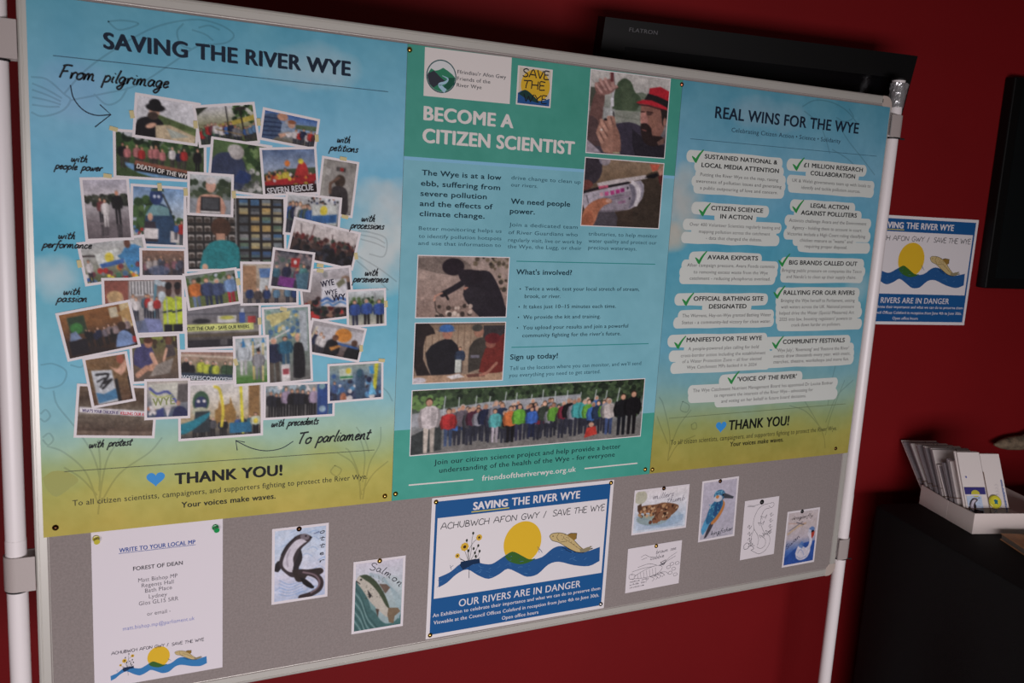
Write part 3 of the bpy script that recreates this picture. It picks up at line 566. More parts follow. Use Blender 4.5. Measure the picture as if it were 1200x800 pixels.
def ph_otterbanner(p):
    p.bg((130, 96, 60), (120, 90, 56), (96, 66, 46)); p.n(26, 2); p.poly([(.55, .2), (.75, .3), (1, .1), (1, .25), (.8, .45)], SK, sm=2); p.ell(.85, .1, .09, .1, (176, 90, 66)); p.poly([(.1, .25), (.6, .3), (.62, .98), (.12, .98)], (206, 212, 218)); p.line([(.2, .35), (.5, .38), (.35, .55), (.55, .5), (.3, .66)], 2.2, K_, sm=3); p.line([(.2, .5), (.4, .45), (.25, .62)], 1.6, K_, sm=3); p.poly([(.12, .72), (.3, .78), (.62, .7), (.64, .92), (.14, .96)], (70, 130, 176)); p.box(.62, .5, .7, 1, K_); p.line([(.98, .5), (1.0, 1)], 2, K_)
def ph_wyebanner(p):
    p.bg((190, 180, 170), (150, 150, 150), (70, 84, 110)); p.box(.72, .1, 1, .6, (96, 90, 90)); p.poly([(.05, .1), (.75, .05), (.72, .7), (.15, .78)], (204, 204, 190)); p.line([(.08, .2), (.25, .35), (.5, .3), (.72, .6)], 2.6, (80, 90, 160), sm=3); p.line([(.1, .3), (.3, .45), (.6, .4)], 1.5, (180, 190, 100), sm=3); p.poly([(.2, 1), (.25, .8), (.4, .72), (.42, 1)], (60, 70, 130)); p.poly([(.42, .72), (.6, .7), (.5, 1)], W_); p.poly([(.62, 1), (.66, .78), (.8, .7), (.95, .8), (1, 1)], (40, 46, 90), sm=2); p.ell(.76, .62, .05, .07, (190, 140, 116)); p.dots(8, 0, .7, .2, .9, .03, .05, [(190, 130, 106), W_])
def ph_protest(p):
    p.bg((110, 90, 70), (86, 66, 50), (120, 108, 92), (100, 84, 70), (76, 54, 42)); p.n(18, 3); p.line([(0, .56), (.8, .52), (1, .45)], 1, (150, 140, 130)); p.poly([(.02, .42), (.98, .49), (.98, .6), (.02, .53)], (226, 222, 226)); p.box(0, .9, 1, 1, (190, 170, 150), .35)
def ph_parliament(p):
    p.bg((220, 218, 214), (214, 206, 190), (190, 170, 130), (70, 70, 70)); p.poly([(.42, .75), (.42, .5), (.46, .45), (.47, .3), (.5, .42), (.6, .38), (.61, .25), (.64, .4), (.68, .55), (.68, .75)], (160, 120, 60)); p.box(.84, .02, .98, .75, (150, 112, 66)); p.n(8, 2); p.crowd(12, .1, 1, .98, 1.02, .35, [NV, BL, (60, 110, 130), K_, (90, 90, 96)], K_, jit=.2); p.ell(.25, .32, .1, .2, (60, 96, 70)); p.ell(.25, .36, .075, .14, (46, 56, 100)); p.ell(.24, .5, .1, .08, (196, 200, 170)); p.ell(.22, .31, .02, .03, W_); p.ell(.29, .31, .02, .03, W_); p.poly([(.15, .9), (.18, .5), (.35, .5), (.36, .9)], (50, 60, 66)); p.poly([(0, .72), (.15, .66), (.36, .52), (.3, .68), (.1, .88), (0, .9)], (36, 130, 150), sm=2); p.line([(.42, .05), (.48, .12), (.52, .5), (.5, .8)], 3, YL, sm=3); p.line([(.74, .05), (.77, .95)], 3, (226, 216, 50), sm=0); p.box(.6, .75, .88, .95, (40, 110, 150)); p.man(.93, 1, .42, (206, 216, 190), K_, wd=1.5); p.ell(.93, .74, .03, .05, YL)
def ph_suits(p):
    p.bg((150, 160, 160), (120, 120, 120), (100, 96, 92)); p.dots(20, 0, 0, 1, .2, .02, .05, [(170, 190, 200), (90, 130, 150), W_]); p.crowd(9, .03, .75, .98, 1.02, .85, [K_, (36, 36, 46), (170, 150, 176), K_, (60, 70, 60), (40, 40, 60)], K_, jit=.05); p.box(.76, .0, .92, 1, (44, 74, 140)); p.ell(.83, .08, .05, .1, (120, 160, 170)); p.ell(.84, .8, .05, .1, (150, 180, 200)); p.box(.93, .4, 1, 1, (60, 110, 150))
def ph_greensun(p):
    p.bg((150, 170, 160), (90, 120, 150), (50, 60, 90)); p.dots(40, 0, .3, 1, 1, .02, .06, [(60, 100, 160), (90, 150, 196), NV, (60, 60, 70), W_]); p.poly([(.18, .12), (.42, .08), (.44, .4), (.2, .42)], (196, 210, 190)); p.ell(.36, .18, .05, .08, YL); p.box(.2, .32, .44, .38, (50, 130, 80)); p.poly([(.5, 1), (.5, .3), (.56, .15), (.64, .2), (.68, .5), (.66, 1)], (60, 84, 110), sm=2); p.ell(.57, .26, .05, .12, (50, 90, 110)); p.line([(.9, .02), (.86, .7)], 4, (210, 206, 50)); p.poly([(.75, .1), (.82, .05), (.86, .3), (.78, .3)], (60, 150, 206)); p.poly([(.74, .9), (.8, .5), (.9, .9)], (100, 180, 220)); p.ell(.26, .92, .06, .14, (176, 110, 80)); p.man(.1, 1.05, .6, (70, 96, 150)); p.n(16, 2)
# -- pictures on the middle poster
def _map(x0, y0, w_, sl, h_, ex, s2=0.0):
    def q(*P):
        o = []
        for x, y in P:
            xl = x0 - ex * (y - y0); yt = y0 + sl * (x - x0); o.append(((x - xl) / w_, (y - yt) / (h_ - s2 * (x - x0))))
        return o
    return q
def ph_redhat(p):
    q = _map(125, 100, 932, .133, 990, .06, .063)
    p.bg((206, 202, 196), (196, 194, 188), (150, 156, 146), (150, 150, 146), (84, 78, 90), (70, 64, 76)); p.poly(q((640, 380), (760, 390), (780, 600), (560, 600), (600, 450)), (104, 120, 98), .8, sm=2)
    p.poly(q((430, 250), (500, 205), (580, 250), (630, 370), (700, 450), (640, 590), (520, 700), (470, 600), (370, 560), (390, 380)), (74, 92, 68), sm=3); p.poly(q((460, 300), (520, 250), (580, 350), (600, 560), (480, 560)), (88, 104, 78), .6, sm=3)
    p.poly(q((380, 575), (720, 600), (720, 780), (380, 720)), (150, 154, 142), .9); p.line(q((380, 640), (700, 700)), 1.5, (120, 126, 112), .6)
    p.poly(q((120, 300), (200, 330), (170, 480), (115, 560)), (56, 62, 50), .8, sm=2); p.poly(q((150, 430), (200, 340), (280, 380), (265, 560), (245, 760), (250, 1010), (85, 930), (100, 650)), (118, 84, 78), sm=2); p.poly(q((110, 640), (200, 700), (230, 1010), (86, 930)), (84, 66, 68), .8, sm=2)
    p.poly(q((410, 740), (560, 720), (700, 770), (770, 880), (880, 1000), (1000, 990), (980, 1150), (440, 1100), (420, 900)), (66, 60, 76), sm=2); p.poly(q((600, 800), (800, 950), (985, 1000), (985, 1160), (640, 1130)), (44, 40, 48), .9, sm=2)
    p.poly(q((75, 925), (240, 1085), (65, 1090)), (176, 164, 176))
    p.poly(q((700, 520), (800, 500), (950, 560), (1000, 640), (990, 780), (930, 900), (850, 900), (760, 800), (715, 760), (700, 650)), (152, 104, 90), sm=2); p.poly(q((700, 620), (760, 610), (790, 740), (750, 760), (705, 740), (695, 690)), (196, 134, 122), sm=2); p.poly(q((800, 640), (900, 700), (880, 830), (800, 780)), (166, 114, 96), .7, sm=2); p.line(q((775, 600), (840, 610)), 2, (70, 46, 44)); p.ell(*q((800, 625))[0], .035, .02, (90, 62, 58)); p.line(q((705, 600), (740, 600)), 2, (80, 54, 50))
    p.poly(q((700, 740), (770, 735), (830, 800), (840, 880), (950, 890), (1000, 960), (860, 1010), (740, 960), (700, 820)), (50, 38, 38), sm=2); p.line(q((720, 810), (765, 825)), 1.5, (150, 90, 84), .8); p.poly(q((930, 560), (1020, 590), (1005, 740), (960, 760), (950, 650)), (46, 38, 38), sm=2); p.ell(*q((990, 720))[0], .022, .05, (176, 124, 108)); p.poly(q((900, 960), (990, 900), (985, 980), (920, 1000)), (150, 110, 96), .8)
    p.poly(q((790, 400), (800, 325), (930, 310), (1045, 370), (1035, 520)), (196, 36, 50), sm=1); p.poly(q((780, 385), (900, 420), (1035, 480), (1028, 575), (900, 520), (740, 455)), (40, 36, 38)); p.poly(q((640, 490), (720, 458), (830, 468), (940, 515), (1022, 560), (1020, 585), (900, 550), (780, 515), (680, 505)), (206, 40, 54), sm=1); p.line(q((680, 515), (800, 530), (960, 580)), 2, (70, 30, 36), .8)
    p.line(q((385, 135), (370, 520)), 2.4, (200, 200, 204)); p.line(q((365, 450), (368, 520)), 4, (226, 226, 232)); p.line(q((352, 520), (355, 660)), 2, (210, 212, 214)); p.poly(q((258, 540), (400, 565), (392, 660), (272, 670)), (190, 194, 194), .6); p.line(q((380, 600), (388, 700)), 1.5, (40, 34, 36))
    p.poly(q((170, 260), (340, 210), (400, 320), (330, 390), (200, 390), (165, 300)), (150, 106, 98), sm=2)
    for a, b_ in [((185, 270), (245, 360)), ((230, 225), (290, 325)), ((285, 215), (345, 330)), ((355, 150), (370, 280)), ((345, 330), (410, 305))]: p.line(q(a, b_), 4.6, (198, 152, 142)); p.line(q((a[0] + 22, a[1] + 14), (b_[0] + 22, b_[1] + 8)), 1.2, (110, 74, 70), .7)
    p.line(q((365, 130), (360, 230)), 4, (120, 60, 62))
    p.poly(q((235, 700), (300, 680), (320, 650), (390, 655), (410, 760), (455, 870), (465, 1060), (400, 1096), (265, 1080), (225, 960), (185, 850), (200, 780)), (172, 124, 106), sm=2); p.poly(q((380, 700), (455, 880), (460, 1060), (380, 1080)), (148, 104, 88), .6, sm=2)
    for a, b_ in [((240, 700), (300, 820)), ((225, 785), (290, 900)), ((200, 850), (250, 960)), ((325, 665), (350, 760))]: p.line(q(a, b_), 4.6, (196, 146, 126)); p.line(q((a[0] + 26, a[1]), (b_[0] + 22, b_[1] - 10)), 1.3, (96, 66, 60), .7)
    p.ell(*q((243, 812))[0], .014, .012, (230, 220, 206)); p.ell(*q((290, 690))[0], .02, .016, (40, 34, 36)); p.line(q((385, 1088), (450, 1092)), 2, (196, 190, 150))
def ph_vial(p):
    q = _map(60, -60, 922, .075, 795, .0625)
    p.bg((150, 126, 102), (132, 108, 84), (96, 78, 64), (76, 62, 52), (66, 54, 46)); p.poly(q((620, 220), (980, 100), (915, 770), (620, 760)), (64, 54, 46), .85, sm=2); p.poly(q((150, 560), (380, 540), (420, 760), (140, 760)), (84, 80, 92), .8, sm=2)
    p.poly(q((45, -60), (220, -60), (250, 100), (180, 230), (30, 260)), (56, 50, 60), .95, sm=2); p.ell(*q((280, -30))[0], .07, .08, (176, 170, 190), 0, .7); p.poly(q((30, 210), (100, 200), (150, 260), (60, 330), (25, 330)), (112, 62, 56), sm=2)
    p.poly(q((190, 240), (380, 200), (760, 145), (780, 185), (500, 240), (215, 300)), (206, 196, 196)); p.line(q((35, 345), (200, 300), (555, 238)), 3.6, (40, 34, 40))
    p.poly(q((35, 360), (300, 300), (560, 250), (620, 220), (700, 208), (738, 260), (742, 340), (720, 430), (660, 510), (560, 560), (380, 560), (200, 560), (60, 560), (20, 460)), (186, 178, 190), sm=1); p.poly(q((200, 420), (600, 330), (640, 440), (560, 560), (250, 580), (150, 540)), (140, 130, 142), .75, sm=2); p.poly(q((560, 260), (620, 250), (640, 420), (600, 520), (560, 540), (600, 400)), (112, 108, 124), .8, sm=2)
    p.line(q((605, 235), (655, 280), (678, 350), (672, 430), (645, 500)), 5, (226, 220, 224), sm=4); p.line(q((690, 230), (725, 300), (715, 400)), 3, (150, 146, 160), sm=4)
    for k, (x, y) in enumerate([(302, 365), (368, 354), (430, 340), (484, 326)]): p.poly(q((x - 24, y - 22), (x + 22, y - 30), (x + 26, y + 18), (x - 20, y + 26)), [(206, 84, 146), (196, 66, 136), (186, 54, 128), (150, 44, 110)][k])
    p.poly(q((225, 350), (262, 345), (266, 390), (230, 396)), (226, 150, 166), .8); p.poly(q((205, 275), (320, 262), (318, 292), (215, 308)), (236, 96, 130), .85, sm=1); p.line(q((75, 380), (95, 470)), 1.2, (90, 84, 92)); p.line(q((300, 415), (500, 380)), 1.2, (110, 90, 110), .7); p.line(q((320, 440), (560, 400)), 1.2, (120, 90, 120), .6); p.ell(*q((548, 300))[0], .012, .02, (60, 56, 66)); p.ell(*q((572, 425))[0], .012, .02, (60, 56, 66)); p.poly(q((430, 460), (520, 440), (525, 475), (440, 490)), (150, 90, 130), .6)
    p.poly(q((742, 178), (810, 140), (890, 122), (915, 150), (860, 185)), (30, 28, 32), sm=1); p.poly(q((805, 15), (930, 20), (900, 85), (840, 105)), (206, 96, 74), sm=1); p.poly(q((900, 90), (980, 30), (975, 150), (930, 160)), (206, 150, 130), sm=1); p.poly(q((910, 160), (970, 140), (950, 280), (925, 240)), (100, 40, 40), .9, sm=1)
    p.poly(q((14, 738), (20, 640), (60, 530), (150, 450), (260, 415), (350, 430), (360, 470), (280, 500), (210, 580), (150, 740)), (190, 116, 84), sm=2); p.poly(q((20, 738), (40, 620), (120, 560), (150, 640), (130, 740)), (166, 92, 64), .7, sm=2); p.ell(*q((325, 448))[0], .035, .03, (220, 166, 144))
def ph_crouchriver(p):
    p.bg((170, 150, 140), (176, 152, 140), (166, 140, 128), (150, 124, 112)); p.n(8, 3); p.poly([(.0, .04), (.45, .02), (.6, .25), (.4, .32), (.0, .2)], (110, 96, 88), .7, sm=2); p.dots(60, .6, .0, 1, .8, .012, .03, [(120, 104, 84), (90, 78, 64), (150, 134, 112), (70, 62, 54)]); p.n(14, 1.5)
    p.poly([(.7, 1), (.6, .85), (.5, .62), (.56, .3), (.62, .24), (.78, .24), (.9, .5), (.98, .8), (1, 1)], (42, 36, 44), sm=3); p.ell(.38, .17, .12, .14, (40, 30, 38)); p.poly([(.42, .22), (.66, .22), (.7, .4), (.5, .46)], (42, 34, 42), sm=2); p.line([(.56, .36), (.4, .52), (.28, .62)], 8, (40, 34, 42)); p.line([(.3, .6), (.34, .7)], 3, (30, 26, 30)); p.line([(.27, .6), (.2, .65), (.19, .72)], 2.4, (206, 150, 128)); p.ell(.55, .53, .05, .03, (200, 140, 118), .2); p.poly([(.5, .62), (.56, .5), (.75, .55), (.7, .85), (.6, .8)], (48, 42, 50), sm=2); p.dots(26, .22, .8, .6, .98, .012, .03, [(200, 176, 160), (70, 58, 52), (120, 100, 90), (226, 206, 190)]); p.line([(.2, .74), (.22, .9), (.32, 1)], 1.5, (80, 66, 60), sm=2)
def ph_table(p):
    p.bg((150, 124, 100), (176, 150, 124), (170, 146, 122), (140, 120, 104))
    for k in range(14): p.line([(.05 + k * .07, 0), (.05 + k * .07, .8)], 1, (130, 104, 84))
    p.box(.1, 0, 1, .04, (120, 100, 84)); p.box(.75, .05, 1, .4, (60, 56, 58)); p.poly([(0, 0), (.14, 0), (.22, .18), (.12, .22), (.1, .6), (.2, .9), (.18, 1), (.1, 1), (0, .7)], (44, 34, 34), sm=2); p.poly([(.2, .9), (.12, .5), (.26, .3), (.4, .28), (.5, .5), (.46, .85)], (34, 32, 38), sm=2); p.ell(.35, .18, .055, .09, (176, 120, 98)); p.ell(.34, .09, .08, .065, (60, 110, 180)); p.ell(.34, .13, .085, .02, (60, 110, 180)); p.man(.5, .84, .44, (56, 70, 96), (60, 50, 50), wd=1.2); p.box(.45, .62, .52, .84, (200, 206, 196)); p.poly([(.6, .85), (.6, .42), (.7, .26), (.8, .3), (.82, .7)], (70, 64, 58), sm=2); p.ell(.7, .16, .055, .09, (170, 120, 98)); p.ell(.68, .09, .06, .06, (74, 72, 66)); p.poly([(.72, .85), (.78, .45), (.96, .22), (1, .25), (1, .85)], (120, 44, 38), sm=2); p.ell(.84, .36, .06, .08, (150, 90, 76)); p.ell(.86, .27, .09, .09, (110, 36, 40)); p.box(0, .87, 1, 1, (186, 150, 120)); p.poly([(.36, .9), (.5, .86), (.56, .92), (.42, .95)], W_); p.poly([(.58, .88), (.76, .86), (.8, .92), (.6, .93)], (110, 70, 60)); p.line([(.92, .7), (.82, .86), (.74, .9)], 4, (176, 116, 96)); p.box(.62, .55, .72, .6, (120, 116, 130)); p.ell(.06, .95, .08, .05, (206, 200, 206))
def ph_group(p):
    p.bg((56, 74, 50), (60, 78, 54), (150, 156, 160), (120, 120, 116), (130, 126, 122)); p.dots(260, 0, .0, 1, .24, .004, .012, [(46, 64, 42), (66, 90, 56), (34, 46, 34), (84, 108, 70)]); p.dots(140, .72, 0, 1, .62, .006, .015, [(36, 46, 34), (50, 66, 46), (70, 92, 60)]); p.dots(40, .0, .1, .12, .3, .004, .012, [(110, 150, 80)]); p.poly([(0, .36), (.3, .24), (.7, .2), (.7, .3), (.2, .5), (0, .56)], (170, 174, 180)); p.poly([(0, .7), (.12, .5), (.12, .95), (0, 1)], (60, 66, 66)); p.n(8, 2)
    for i in range(14): x = .13 + i * .057 + p.r.uniform(-.01, .01); p.line([(x, .42), (x + p.r.uniform(0, .012), .12 + p.r.uniform(-.03, .06))], 1.3, (196, 206, 206))
    cols = [NV, K_, (60, 60, 80), (44, 60, 90), (80, 90, 100), BL, (70, 180, 180), K_, (110, 180, 60), (60, 110, 190), (90, 100, 140), (150, 150, 160), (130, 40, 60), K_, (90, 40, 60), (60, 70, 60), (110, 100, 110), (70, 70, 76)]
    p.crowd(34, .14, .84, .72, .78, .46, cols, (50, 50, 64), jit=.2, hair=[(150, 140, 130), (60, 45, 35), (200, 190, 180)]); p.crowd(32, .15, .84, .84, .92, .58, cols, (50, 52, 66), jit=.12, hair=[(170, 160, 150), (60, 45, 35), (200, 190, 180), (110, 80, 60)])
    p.man(.145, .9, .6, (200, 50, 50), (70, 90, 130), wd=1.2); p.man(.4, .92, .6, (226, 120, 60), K_, wd=1.2); p.man(.435, .9, .6, (110, 190, 60), (56, 56, 80), wd=1.1); p.man(.335, .9, .55, (90, 190, 190), (200, 190, 200), wd=1.1); p.man(.49, .86, .5, (60, 110, 206), NV, wd=1.2)
    p.man(.07, .98, .86, (216, 206, 206), (216, 204, 190), wd=1.1); p.man(.84, .92, .62, (206, 196, 190), (70, 90, 140), hair=(210, 206, 190), wd=1.2); p.man(.9, .95, .72, (30, 30, 34), (30, 32, 40), wd=1.2); p.man(.95, .95, .76, K_, K_, wd=1.2); p.poly([(.73, .95), (.74, .78), (.78, .76), (.79, .9)], (206, 60, 50)); p.ell(.76, .73, .012, .04, SK)
# -- postcards
def cd_otter(p):
    p.bg((196, 214, 238), (206, 220, 240), (214, 216, 236), (190, 204, 232)); p.n(16, 10, (1, .6, .2))
    for k in range(26):
        x, y = p.r.uniform(0, 1), p.r.uniform(.02, 1); p.line([(x, y), (x + .12, y - .03), (x + .22, y + .02)], 1.2, (130, 170, 220), .5, sm=4)
    for k in range(5): p.line([(.1, .7 + k * .05), (.3, .78 + k * .04), (.55, .74 + k * .04)], 2, (120, 160, 214), .45, sm=4)
    p.poly([(.0, .56), (.02, .46), (.1, .42), (.14, .5), (.08, .58)], (44, 40, 44), sm=2)
    p.poly([(.7, .13), (.6, .09), (.46, .09), (.34, .14), (.2, .25), (.11, .38), (.1, .5), (.2, .6), (.34, .68), (.46, .66), (.47, .52), (.45, .4), (.52, .29), (.62, .23), (.7, .18)], (66, 56, 60), sm=4)
    p.poly([(.62, .2), (.52, .15), (.38, .18), (.25, .29), (.17, .42), (.17, .51), (.27, .59), (.36, .6), (.37, .5), (.36, .4), (.44, .29), (.56, .22)], (214, 208, 220), sm=4)
    p.line([(.3, .28), (.24, .4), (.26, .52)], 3, (150, 140, 156), .5, sm=4); p.ell(.58, .13, .09, .045, (150, 140, 150), .3, .7)
    p.poly([(.5, .28), (.54, .42), (.48, .54), (.38, .62), (.36, .54), (.43, .42)], (50, 44, 48), sm=3)
    p.poly([(.34, .58), (.5, .58), (.66, .6), (.9, .6), (.96, .66), (.86, .7), (.66, .68), (.56, .76), (.42, .74)], (58, 48, 46), sm=3)
    p.line([(.5, .62), (.66, .65), (.82, .71), (.91, .8), (.88, .9), (.72, .96), (.52, .985)], 9, (62, 50, 52), sm=4); p.line([(.56, .63), (.78, .69), (.88, .79), (.85, .88), (.72, .94)], 3, (150, 124, 134), .75, sm=4)
    p.poly([(.5, .7), (.62, .74), (.78, .86), (.72, .88), (.56, .8)], (34, 30, 32), sm=2); p.ell(.6, .12, .018, .012, (24, 20, 24)); p.ell(.7, .15, .022, .014, (24, 20, 24)); p.line([(.76, .1), (.86, .08)], 1.2, (70, 80, 120)); p.line([(.14, .34), (.24, .22), (.4, .12)], 3, (40, 34, 38), .8, sm=4)
def cd_salmon(p):
    p.bg((216, 212, 226), (196, 206, 214), (120, 156, 156), (70, 116, 116)); p.poly([(0, .25), (.2, .35), (.35, .7), (.7, 1), (0, 1)], (72, 112, 112), sm=2); p.ell(.75, .6, .32, .36, (190, 206, 210), 0, .7)
    for k in range(9): p.line([(.0, .35 + k * .07), (.14, .5 + k * .07), (.28, .78 + k * .06), (.5, 1.0 + k * .04)], 2, [(50, 84, 84), (150, 186, 184)][k % 2], .6, sm=4)
    for k in range(5): p.line([(.3, .16 + k * .01), (.6, .26 + k * .015), (.85 + k * .03, .6), (.95, .9)], 2, (150, 180, 190), .4, sm=4)
    p.poly([(.02, .24), (.08, .18), (.22, .2), (.42, .32), (.6, .52), (.72, .72), (.8, .82), (.7, .86), (.52, .74), (.32, .58), (.16, .4), (.06, .3)], (196, 190, 176), sm=4)
    p.poly([(.08, .18), (.24, .18), (.44, .3), (.62, .5), (.74, .72), (.66, .68), (.5, .48), (.32, .32), (.18, .24)], (70, 84, 62), sm=4); p.dots(60, .2, .2, .62, .55, .006, .012, [(60, 60, 50)], .6)
    p.poly([(.72, .72), (.92, .74), (.98, .8), (.86, .86), (.84, .97), (.74, .94), (.7, .82)], (130, 110, 86), sm=1); p.poly([(.5, .34), (.66, .36), (.74, .42), (.64, .5)], (116, 96, 84)); p.poly([(.26, .4), (.36, .5), (.3, .54)], (60, 56, 56)); p.poly([(.52, .72), (.5, .84), (.44, .7)], (90, 74, 66)); p.ell(.12, .24, .02, .014, (24, 24, 24)); p.line([(.02, .25), (.1, .3)], 1.2, K_)
def cd_miller(p):
    p.bg((232, 226, 228), (226, 226, 232), (200, 214, 230), (214, 224, 236)); p.n(10, 8); p.ell(.1, .15, .12, .16, (170, 170, 130), 0, .6); p.ell(.5, .7, .45, .22, (150, 180, 200), .1, .5); p.ell(.35, .72, .3, .14, (140, 150, 110), .1, .5)
    for k in range(7): p.line([(.05, .62 + k * .05), (.4, .75 + k * .03), (.95, .7 + k * .04)], 1.6, (120, 160, 206), .5, sm=4)
    p.poly([(.06, .42), (.16, .36), (.4, .36), (.55, .34), (.8, .42), (.84, .52), (.7, .68), (.5, .66), (.36, .56), (.1, .52)], (134, 90, 62), sm=4); p.dots(60, .1, .38, .82, .62, .012, .03, [(70, 44, 34), (190, 140, 96), (110, 70, 50), (206, 170, 130)]); p.dots(12, .3, .5, .6, .8, .03, .05, [(150, 96, 66), (110, 66, 46)]); p.ell(.58, .66, .13, .12, (150, 104, 74)); p.dots(14, .5, .58, .66, .76, .01, .02, [(60, 40, 30), (210, 180, 140)]); p.poly([(.05, .34), (.12, .3), (.14, .44), (.06, .48)], (90, 64, 50))
def cd_king(p):
    p.bg((196, 190, 206), (188, 184, 202), (190, 186, 200)); p.n(6, 8)
    p.poly([(.12, .98), (.24, .76), (.4, .66), (.36, .78), (.2, .96)], (70, 66, 76), sm=2); p.poly([(.02, .82), (.14, .62), (.3, .62), (.24, .76), (.08, .92)], (80, 160, 206), sm=2)
    p.poly([(.6, .34), (.68, .42), (.62, .56), (.44, .72), (.3, .74), (.4, .5)], (206, 130, 66), sm=3); p.poly([(.28, .4), (.4, .34), (.58, .34), (.62, .42), (.54, .54), (.36, .68), (.2, .74), (.14, .66), (.2, .5)], (48, 110, 156), sm=3); p.poly([(.44, .36), (.58, .38), (.52, .54), (.34, .64), (.38, .46)], (40, 84, 136), sm=2); p.dots(30, .2, .38, .5, .64, .01, .02, [(110, 190, 210), (60, 140, 180)])
    p.ell(.5, .26, .17, .1, (60, 116, 160)); p.ell(.46, .31, .13, .06, (206, 206, 214)); p.ell(.44, .28, .05, .03, (206, 130, 70)); p.poly([(.6, .22), (.72, .25), (.94, .32), (.9, .35), (.64, .32)], (70, 74, 84)); p.ell(.6, .26, .022, .016, (20, 20, 24)); p.dots(16, .36, .18, .62, .26, .008, .016, [(120, 200, 220)])
def cd_swan(p):
    p.bg((206, 194, 196), (204, 190, 190), (196, 186, 196), (70, 110, 186), (50, 90, 176)); p.poly([(0, .86), (.3, .72), (.6, .62), (1, .6), (1, 1), (0, 1)], (44, 84, 170), sm=0); p.n(10, 3, (.4, .6, 1)); p.line([(.05, .4), (.35, .28), (.6, .24)], 5, (206, 176, 140), .8); p.line([(.08, .34), (.5, .2)], 1.4, (90, 90, 110)); p.line([(.05, .2), (.6, .24)], 3, (196, 150, 130), .5); p.line([(.3, .2), (.55, .26)], 2.2, (60, 70, 90), .7)
    p.poly([(.36, .8), (.42, .68), (.52, .64), (.6, .68), (.7, .72), (.82, .68), (.86, .8), (.76, .92), (.56, .95), (.42, .9)], (216, 212, 224), sm=4); p.line([(.76, .78), (.84, .66), (.84, .54), (.76, .45), (.8, .38)], 8, (216, 212, 224), sm=4); p.ell(.82, .39, .09, .05, (200, 204, 222))
    p.poly([(.74, .36), (.84, .32), (.94, .36), (.92, .42), (.84, .4)], (70, 110, 180), .8, sm=2); p.ell(.88, .42, .05, .025, (24, 24, 30)); p.poly([(.84, .44), (.95, .42), (.94, .5), (.88, .56), (.85, .52)], (190, 60, 44), sm=1); p.poly([(.44, .66), (.54, .58), (.62, .64), (.58, .72), (.5, .7)], (80, 124, 196), .8, sm=2); p.line([(.45, .8), (.52, .74), (.6, .78), (.66, .86)], 1.6, (130, 150, 200), .8, sm=3); p.line([(.42, .86), (.56, .92), (.75, .88)], 1.4, (120, 140, 190), .8, sm=3); p.dots(16, .4, .7, .8, .92, .01, .02, [(180, 190, 216)], .6)
def cd_otter_small(p): cd_otter(p)

# ================================================================== SETTING
def struct(name, g, m, **k):
    o = g.build(name, m, None, **k); o['kind'] = 'structure'; return o
g = Geo(); g.box(wp(-3.2, 0, 0), WU * 6.4, -WN * 0.1, (0, 0, 2.75)); struct('wall_back', g, M_WALL)
g = Geo(); g.box(wp(-3.2, -0.1, -0.05), WU * 6.4, WN * 4.9, (0, 0, 0.05)); struct('floor', g, M_FLOOR)
g = Geo(); g.box(wp(-3.2, -0.1, 2.75), WU * 6.4, WN * 4.9, (0, 0, 0.05)); struct('ceiling', g, M_CEIL)
g = Geo(); g.box(wp(-3.3, -0.1, 0), WU * 0.1, WN * 4.9, (0, 0, 2.75)); struct('wall_left', g, M_WALL)
g = Geo(); g.box(wp(3.2, -0.1, 0), WU * 0.1, WN * 4.9, (0, 0, 2.75)); struct('wall_right', g, M_WALL)
g = Geo(); g.box(wp(-3.2, 0, 0), WU * 6.4, WN * 0.015, (0, 0, 0.1)); struct('baseboard_back', g, M_BLACK)

# ================================================================== DISPLAY BOARD ON POSTS
bd = Thing('display_board', 'grey felt display board in a pale metal frame between two white posts', 'display board', (0.9, 0.012, 0))
RW = 0.022; PR = [(0, -.018), (0, -.004), (.0008, -.0012), (.0035, .0004), (.0058, .0006), (.0062, -.0006), (.0070, -.0006), (.0074, .0008), (.0180, .0008), (.0186, -.0004), (.0196, -.0004), (.0200, .0002), (RW, -.0004), (RW, -.018)]
def bp(a, b, n): return BOARD.O + np.array([a, -n, -b])
g = Geo(); g.box(bp(0.012, 0.012, -0.0131), (1.776, 0, 0), (0, 0, -(BH - 0.024)), (0, -0.0131, 0)); g.build('felt_panel', M_FELT, bd)
CL = 0.030
NV_ = (0, -1, 0)
for A, B, ua in [(bp(CL, 0, 0), bp(1.8 - CL, 0, 0), (0, 0, -1)), (bp(CL, BH, 0), bp(1.8 - CL, BH, 0), (0, 0, 1)),
                 (bp(0, CL, 0), bp(0, BH - CL, 0), (1, 0, 0)), (bp(1.8, CL, 0), bp(1.8, BH - CL, 0), (-1, 0, 0))]:
    g = Geo(); g.prof(A, B, PR, ua, NV_); g.build('frame_rail', M_RAIL, bd)
for cx, cy, sx, sy in [(0, 0, 1, 1), (1.8, 0, -1, 1), (0, BH, 1, -1), (1.8, BH, -1, -1)]:
    P = [(CL, 0)]; r = 0.022
    P = [(r - r * math.sin(t), r - r * math.cos(t)) for t in np.linspace(0, math.pi / 2, 9)]
    P = [(CL + .001, 0)] + P + [(0, CL + .001), (RW, CL + .001), (RW + .004, RW + .004), (CL + .001, RW)]
    g = Geo(); n = len(P)
    V = [bp(cx + sx * p, cy + sy * q, -.019) for p, q in P] + [bp(cx + sx * p, cy + sy * q, .0010) for p, q in P]
    g.add(V, [tuple(range(n)), tuple(range(n, 2 * n))] + [(i, (i + 1) % n, n + (i + 1) % n, n + i) for i in range(n)])
    g.build('corner_cap', M_CAP, bd, bevel=0.0008)
